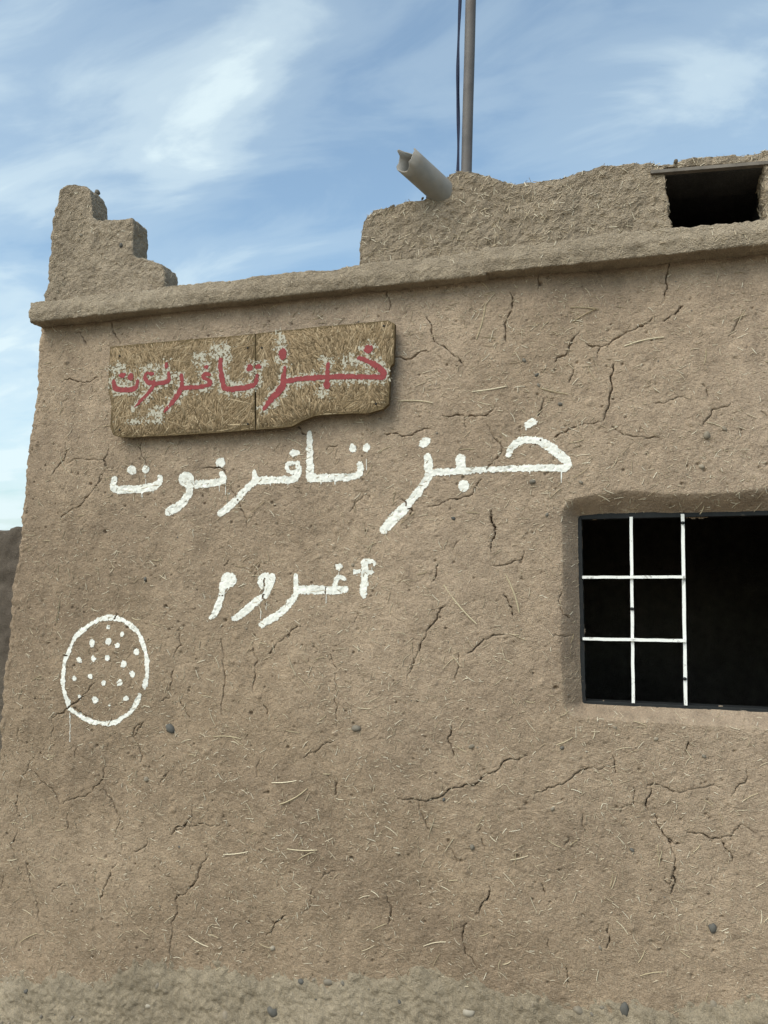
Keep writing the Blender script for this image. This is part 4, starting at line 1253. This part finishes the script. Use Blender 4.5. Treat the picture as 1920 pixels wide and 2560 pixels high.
for px0, py0, px1, py1 in seen_straw:
    (xa, za), (xb, zb) = W(px0, py0), W(px1, py1)
    l_ = math.hypot(xb - xa, zb - za)
    yc = float(min(low_y(np.array([xa, (xa + xb) / 2, xb]), np.array([za, (za + zb) / 2, zb])))) - 0.0022
    wf = 0.0029 / 0.018 / l_ * 0.5
    place('straw', STALKS[ns_ % 8], wall, ((xa + xb) / 2, yc, (za + zb) / 2), (l_, 0.12, l_ * min(1.0, wf * 2)), (0, -math.atan2(zb - za, xb - xa), 0))
    ns_ += 1
while ns_ < 240:
    x, z = free_place()
    if rng.random() < 0.35 and (x < -1.0 or z > 1.4):
        continue
    l_ = rng.uniform(0.03, 0.062)
    a = rng.normal(0, 0.6) if rng.random() < 0.5 else rng.uniform(0, math.pi)
    yc = float(min(low_y(np.array([x - l_ / 3 * math.cos(a), x, x + l_ / 3 * math.cos(a)]), np.array([z - l_ / 3 * math.sin(a), z, z + l_ / 3 * math.sin(a)])))) - 0.0016
    wz = rng.uniform(0.0020, 0.0033) / 0.036
    place('straw', STALKS[ns_ % 8], wall, (x, yc, z), (l_, 0.10, wz), (0, -a, 0))
    ns_ += 1

# pebbles stuck in the plaster
seen_peb = [(421, 1824, 17, 0), (890, 1822, 13, 1), (1331, 1205, 8, 2), (1180, 1866, 9, 3), (365, 1948, 9, 4), (1310, 902, 7, 0), (1342, 937, 6, 1), (1768, 1088, 10, 2), (1810, 1070, 8, 3), (1782, 2324, 12, 0), (1580, 2128, 6, 1), (1382, 2022, 6, 2), (1538, 1820, 6, 3), (1640, 1848, 6, 4), (1405, 1870, 6, 5),
            (1760, 1892, 6, 0), (1110, 1998, 5, 1), (1180, 2118, 7, 2), (1500, 2372, 6, 3), (880, 1412, 6, 4), (360, 1448, 7, 5), (1368, 1287, 6, 0), (1346, 962, 6, 3), (1754, 1166, 7, 2), (1452, 1206, 6, 1), (680, 2372, 8, 4), (1134, 1296, 6, 4), (1400, 1010, 6, 2)]
for px, py, rpx, k in seen_peb:
    x, z = W(px, py)
    y = float(low_y(np.array([x]), np.array([z]))[0])
    place('pebble', PEB[k], wall, (x, y + 0.0008, z), rpx * 0.00155, (0, random.uniform(0, 6), 0))
for _ in range(70):
    x, z = free_place()
    y = float(low_y(np.array([x]), np.array([z]))[0])
    place('pebble', PEB[random.randrange(6)], wall, (x, y + 0.0015, z), rng.uniform(0.003, 0.006), (0, random.uniform(0, 6), 0))

# pebbles in the plinth
py_lut = lambda x, z: float(QY[np.argmin(np.abs(pxs - x)), np.argmin(np.abs(np.interp(x, bxz[:, 0], bxz[:, 1]) - pts_t - z))])
for px, py, rpx, k in ((745, 2463, 10, 0), (812, 2466, 14, 1), (776, 2460, 6, 5), (560, 2545, 14, 0), (540, 2547, 9, 5), (676, 2535, 16, 5), (385, 2473, 9, 2), (1204, 2435, 10, 0), (1210, 2412, 12, 4), (1168, 2540, 16, 5), (1445, 2538, 12, 5), (1788, 2525, 13, 0), (1562, 2532, 16, 3), (168, 2415, 8, 2), (620, 2418, 9, 1), (365, 2520, 12, 3), (60, 2482, 7, 2), (1010, 2470, 7, 1), (300, 2472, 8, 3)):
    x, z = W(px, py, -0.03)
    place('pebble', PEB[k], plinth, (x, py_lut(x, z) + 0.005, z), rpx * 0.0016, (random.uniform(0, 1), random.uniform(0, 6), 0))
for _ in range(60):
    x = rng.uniform(-2.8, 0.6); zt = float(np.interp(x, bxz[:, 0], bxz[:, 1])); z = zt - rng.uniform(0.02, 0.26)
    place('pebble', PEB[random.randrange(6)], plinth, (x, py_lut(x, z) + 0.003, z), rng.uniform(0.004, 0.011), (random.uniform(0, 1), random.uniform(0, 6), 0))


# straw stubble on parapet, merlon and ledge: scattered on their faces
def scatter_straw(o, n, seed, lmin, lmax, stick=0.25):
    me = o.data
    r = np.random.default_rng(seed)
    nf = len(me.polygons)
    ce = np.empty(nf * 3, np.float32); me.polygons.foreach_get('center', ce); ce = ce.reshape(-1, 3)
    no = np.empty(nf * 3, np.float32); me.polygons.foreach_get('normal', no); no = no.reshape(-1, 3)
    ok = np.where((no[:, 1] < 0.3) & (ce[:, 0] < 0.75) & (no[:, 2] > -0.6))[0]
    pick = r.choice(ok, n)
    vs_, fs_ = [], []
    for i in pick:
        c_, n_ = ce[i], no[i]
        a = np.cross(n_, r.normal(size=3)); a /= np.linalg.norm(a) + 1e-9
        out_ = r.uniform(0.3, 0.9) if r.random() < stick * (1.6 if n_[2] > 0.4 else 0.5) else r.uniform(-0.05, 0.12)
        d = a + n_ * out_; d /= np.linalg.norm(d)
        l_ = r.uniform(lmin, lmax); w = r.uniform(0.0008, 0.0017)
        s = np.cross(d, n_); s /= np.linalg.norm(s) + 1e-9
        t_ = np.cross(s, d)
        b_ = len(vs_)
        for q in (c_ - d * l_ * 0.3, c_ + d * l_ * 0.7):
            for g in (s, -0.5 * s + 0.87 * t_, -0.5 * s - 0.87 * t_):
                vs_.append(q + g * w + n_ * 0.001)
        fs_ += [(b_, b_ + 1, b_ + 4, b_ + 3), (b_ + 1, b_ + 2, b_ + 5, b_ + 4), (b_ + 2, b_, b_ + 3, b_ + 5)]
    st = link('chopped_straw', mesh_np('chopped_straw', vs_, fs_), M_STRAW, o)
    st['kind'] = 'stuff'


scatter_straw(parapet, 1900, 1, 0.010, 0.034, 0.07)
scatter_straw(merlon, 420, 2, 0.006, 0.02, 0.09)
scatter_straw(l1, 260, 3, 0.006, 0.022, 0.1)
scatter_straw(l2, 260, 4, 0.006, 0.022, 0.1)
# stones: on the merlon tip and in its face
for px, py, rr, k, yy in ((203, 589, 0.013, 0, -0.030), (303, 614, 0.012, 2, -0.030)):
    x, z = W(px, py, yy)
    place('pebble', PEB[k], merlon, (x, yy, z), rr, (0.3, 0.9 * k, 0))
xm_, zm_ = W(243, 478, 0.06)
place('pebble', PEB[3], merlon, (xm_, 0.06, zm_ - 0.004), (0.014, 0.02, 0.022), (0.2, 0.5, 0.3))
# crumbs along the parapet's top
crumb = rng.integers(44, len(PC) - 2, 34)
for i in crumb:
    x, z = PC[i]
    place('crumb', PEB_MUD[random.randrange(3)], parapet, (x + rng.uniform(-.02, .02), rng.uniform(0.0, 0.06), z - 0.003), rng.uniform(0.005, 0.012), (random.uniform(0, 3), random.uniform(0, 6), 0)).data
# rubble inside the opening
for k in range(9):
    place('rubble_stone', PEB[k % 6], hollow, (op_l + 0.05 + (op_r - op_l - 0.08) * k / 8, random.uniform(0.3, 0.6), 3.0 + random.uniform(0.0, 0.05)), random.uniform(0.025, 0.05), (random.uniform(0, 3), random.uniform(0, 6), 0))

# ------------------------------------------------------------------ pole and strap behind the parapet
PY_ = 0.62
xb, zb = W(1166, 425, PY_); xt, zt = W(1177, 0, PY_)
lean = (xt - xb) / (zt - zb)
pz0, pz1 = 2.985, zt + 1.3
px0, px1 = xb + lean * (pz0 - zb), xb + lean * (pz1 - zb)
pole = empty('roof_pole', (px0, PY_, pz0))
tag(pole, 'slim brown metal pole standing on the roof behind the parapet', 'pole')
bm = bmesh.new()
rows = []
for k in range(25):
    t = k / 24
    c_ = Vector((px0 + (px1 - px0) * t + 0.0004 * math.sin(k * 1.3), PY_, pz0 + (pz1 - pz0) * t))
    rr = 0.0262
    rows.append([bm.verts.new(c_ + Vector((math.cos(a) * rr, math.sin(a) * rr, 0))) for a in np.linspace(0, 2 * math.pi, 20, endpoint=False)])
for a, b in zip(rows, rows[1:]):
    for i in range(20):
        bm.faces.new((a[i], a[(i + 1) % 20], b[(i + 1) % 20], b[i]))
bm.faces.new(rows[-1])
bmesh.ops.recalc_face_normals(bm, faces=bm.faces[:])
me = bpy.data.meshes.new('shaft'); bm.to_mesh(me); bm.free()
link('shaft', me, M_POLE, pole)
link('base_plate', box_mesh('base_plate', px0 - 0.08, px0 + 0.08, PY_ - 0.08, PY_ + 0.08, pz0, pz0 + 0.012, 0.003), M_POLE, pole, smooth=False)
# strap tied near the top, hanging down to the roof, twisting
sxb, szb = W(1143, 425, PY_ - 0.02); sxt, szt = W(1149, 0, PY_ - 0.02)
sl_ = (sxt - sxb) / (szt - szb)
bm = bmesh.new()
prev = None
for k in range(121):
    t = k / 120
    z = 2.99 + (pz1 - 0.1 - 2.99) * t
    x = sxb + sl_ * (z - szb) + 0.004 * math.sin(z * 7)
    if t > 0.85:
        x += (px1 - x) * ((t - 0.85) / 0.15) ** 1.3
    a = 0.75 * math.sin(z * 8 + 1.2 * math.sin(z * 3.1))
    d = Vector((math.cos(a), math.sin(a), 0)) * 0.0085
    n_ = Vector((-math.sin(a), math.cos(a), 0)) * 0.0009
    c_ = Vector((x, PY_ - 0.02, z))
    cur = [bm.verts.new(c_ + d + n_), bm.verts.new(c_ - d + n_), bm.verts.new(c_ - d - n_), bm.verts.new(c_ + d - n_)]
    if prev:
        for i in range(4):
            bm.faces.new((prev[i], prev[(i + 1) % 4], cur[(i + 1) % 4], cur[i]))
    prev = cur
bmesh.ops.recalc_face_normals(bm, faces=bm.faces[:])
me = bpy.data.meshes.new('twisted_strap'); bm.to_mesh(me); bm.free()
strap = link('twisted_strap', me, M_STRAP)
tag(strap, 'thin dark navy strap hanging twisted beside the roof pole', 'strap')

# ------------------------------------------------------------------ neighbouring wall, further back on the left
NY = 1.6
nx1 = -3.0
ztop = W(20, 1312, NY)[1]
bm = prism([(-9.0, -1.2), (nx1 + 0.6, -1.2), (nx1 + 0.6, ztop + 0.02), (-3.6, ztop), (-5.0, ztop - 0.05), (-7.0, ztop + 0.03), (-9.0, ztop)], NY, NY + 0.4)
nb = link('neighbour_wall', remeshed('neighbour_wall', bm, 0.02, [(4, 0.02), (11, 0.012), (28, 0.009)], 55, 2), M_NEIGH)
tag(nb, 'mud wall behind the left corner of the building, shade put into its dark colour', 'wall', kind='thing')
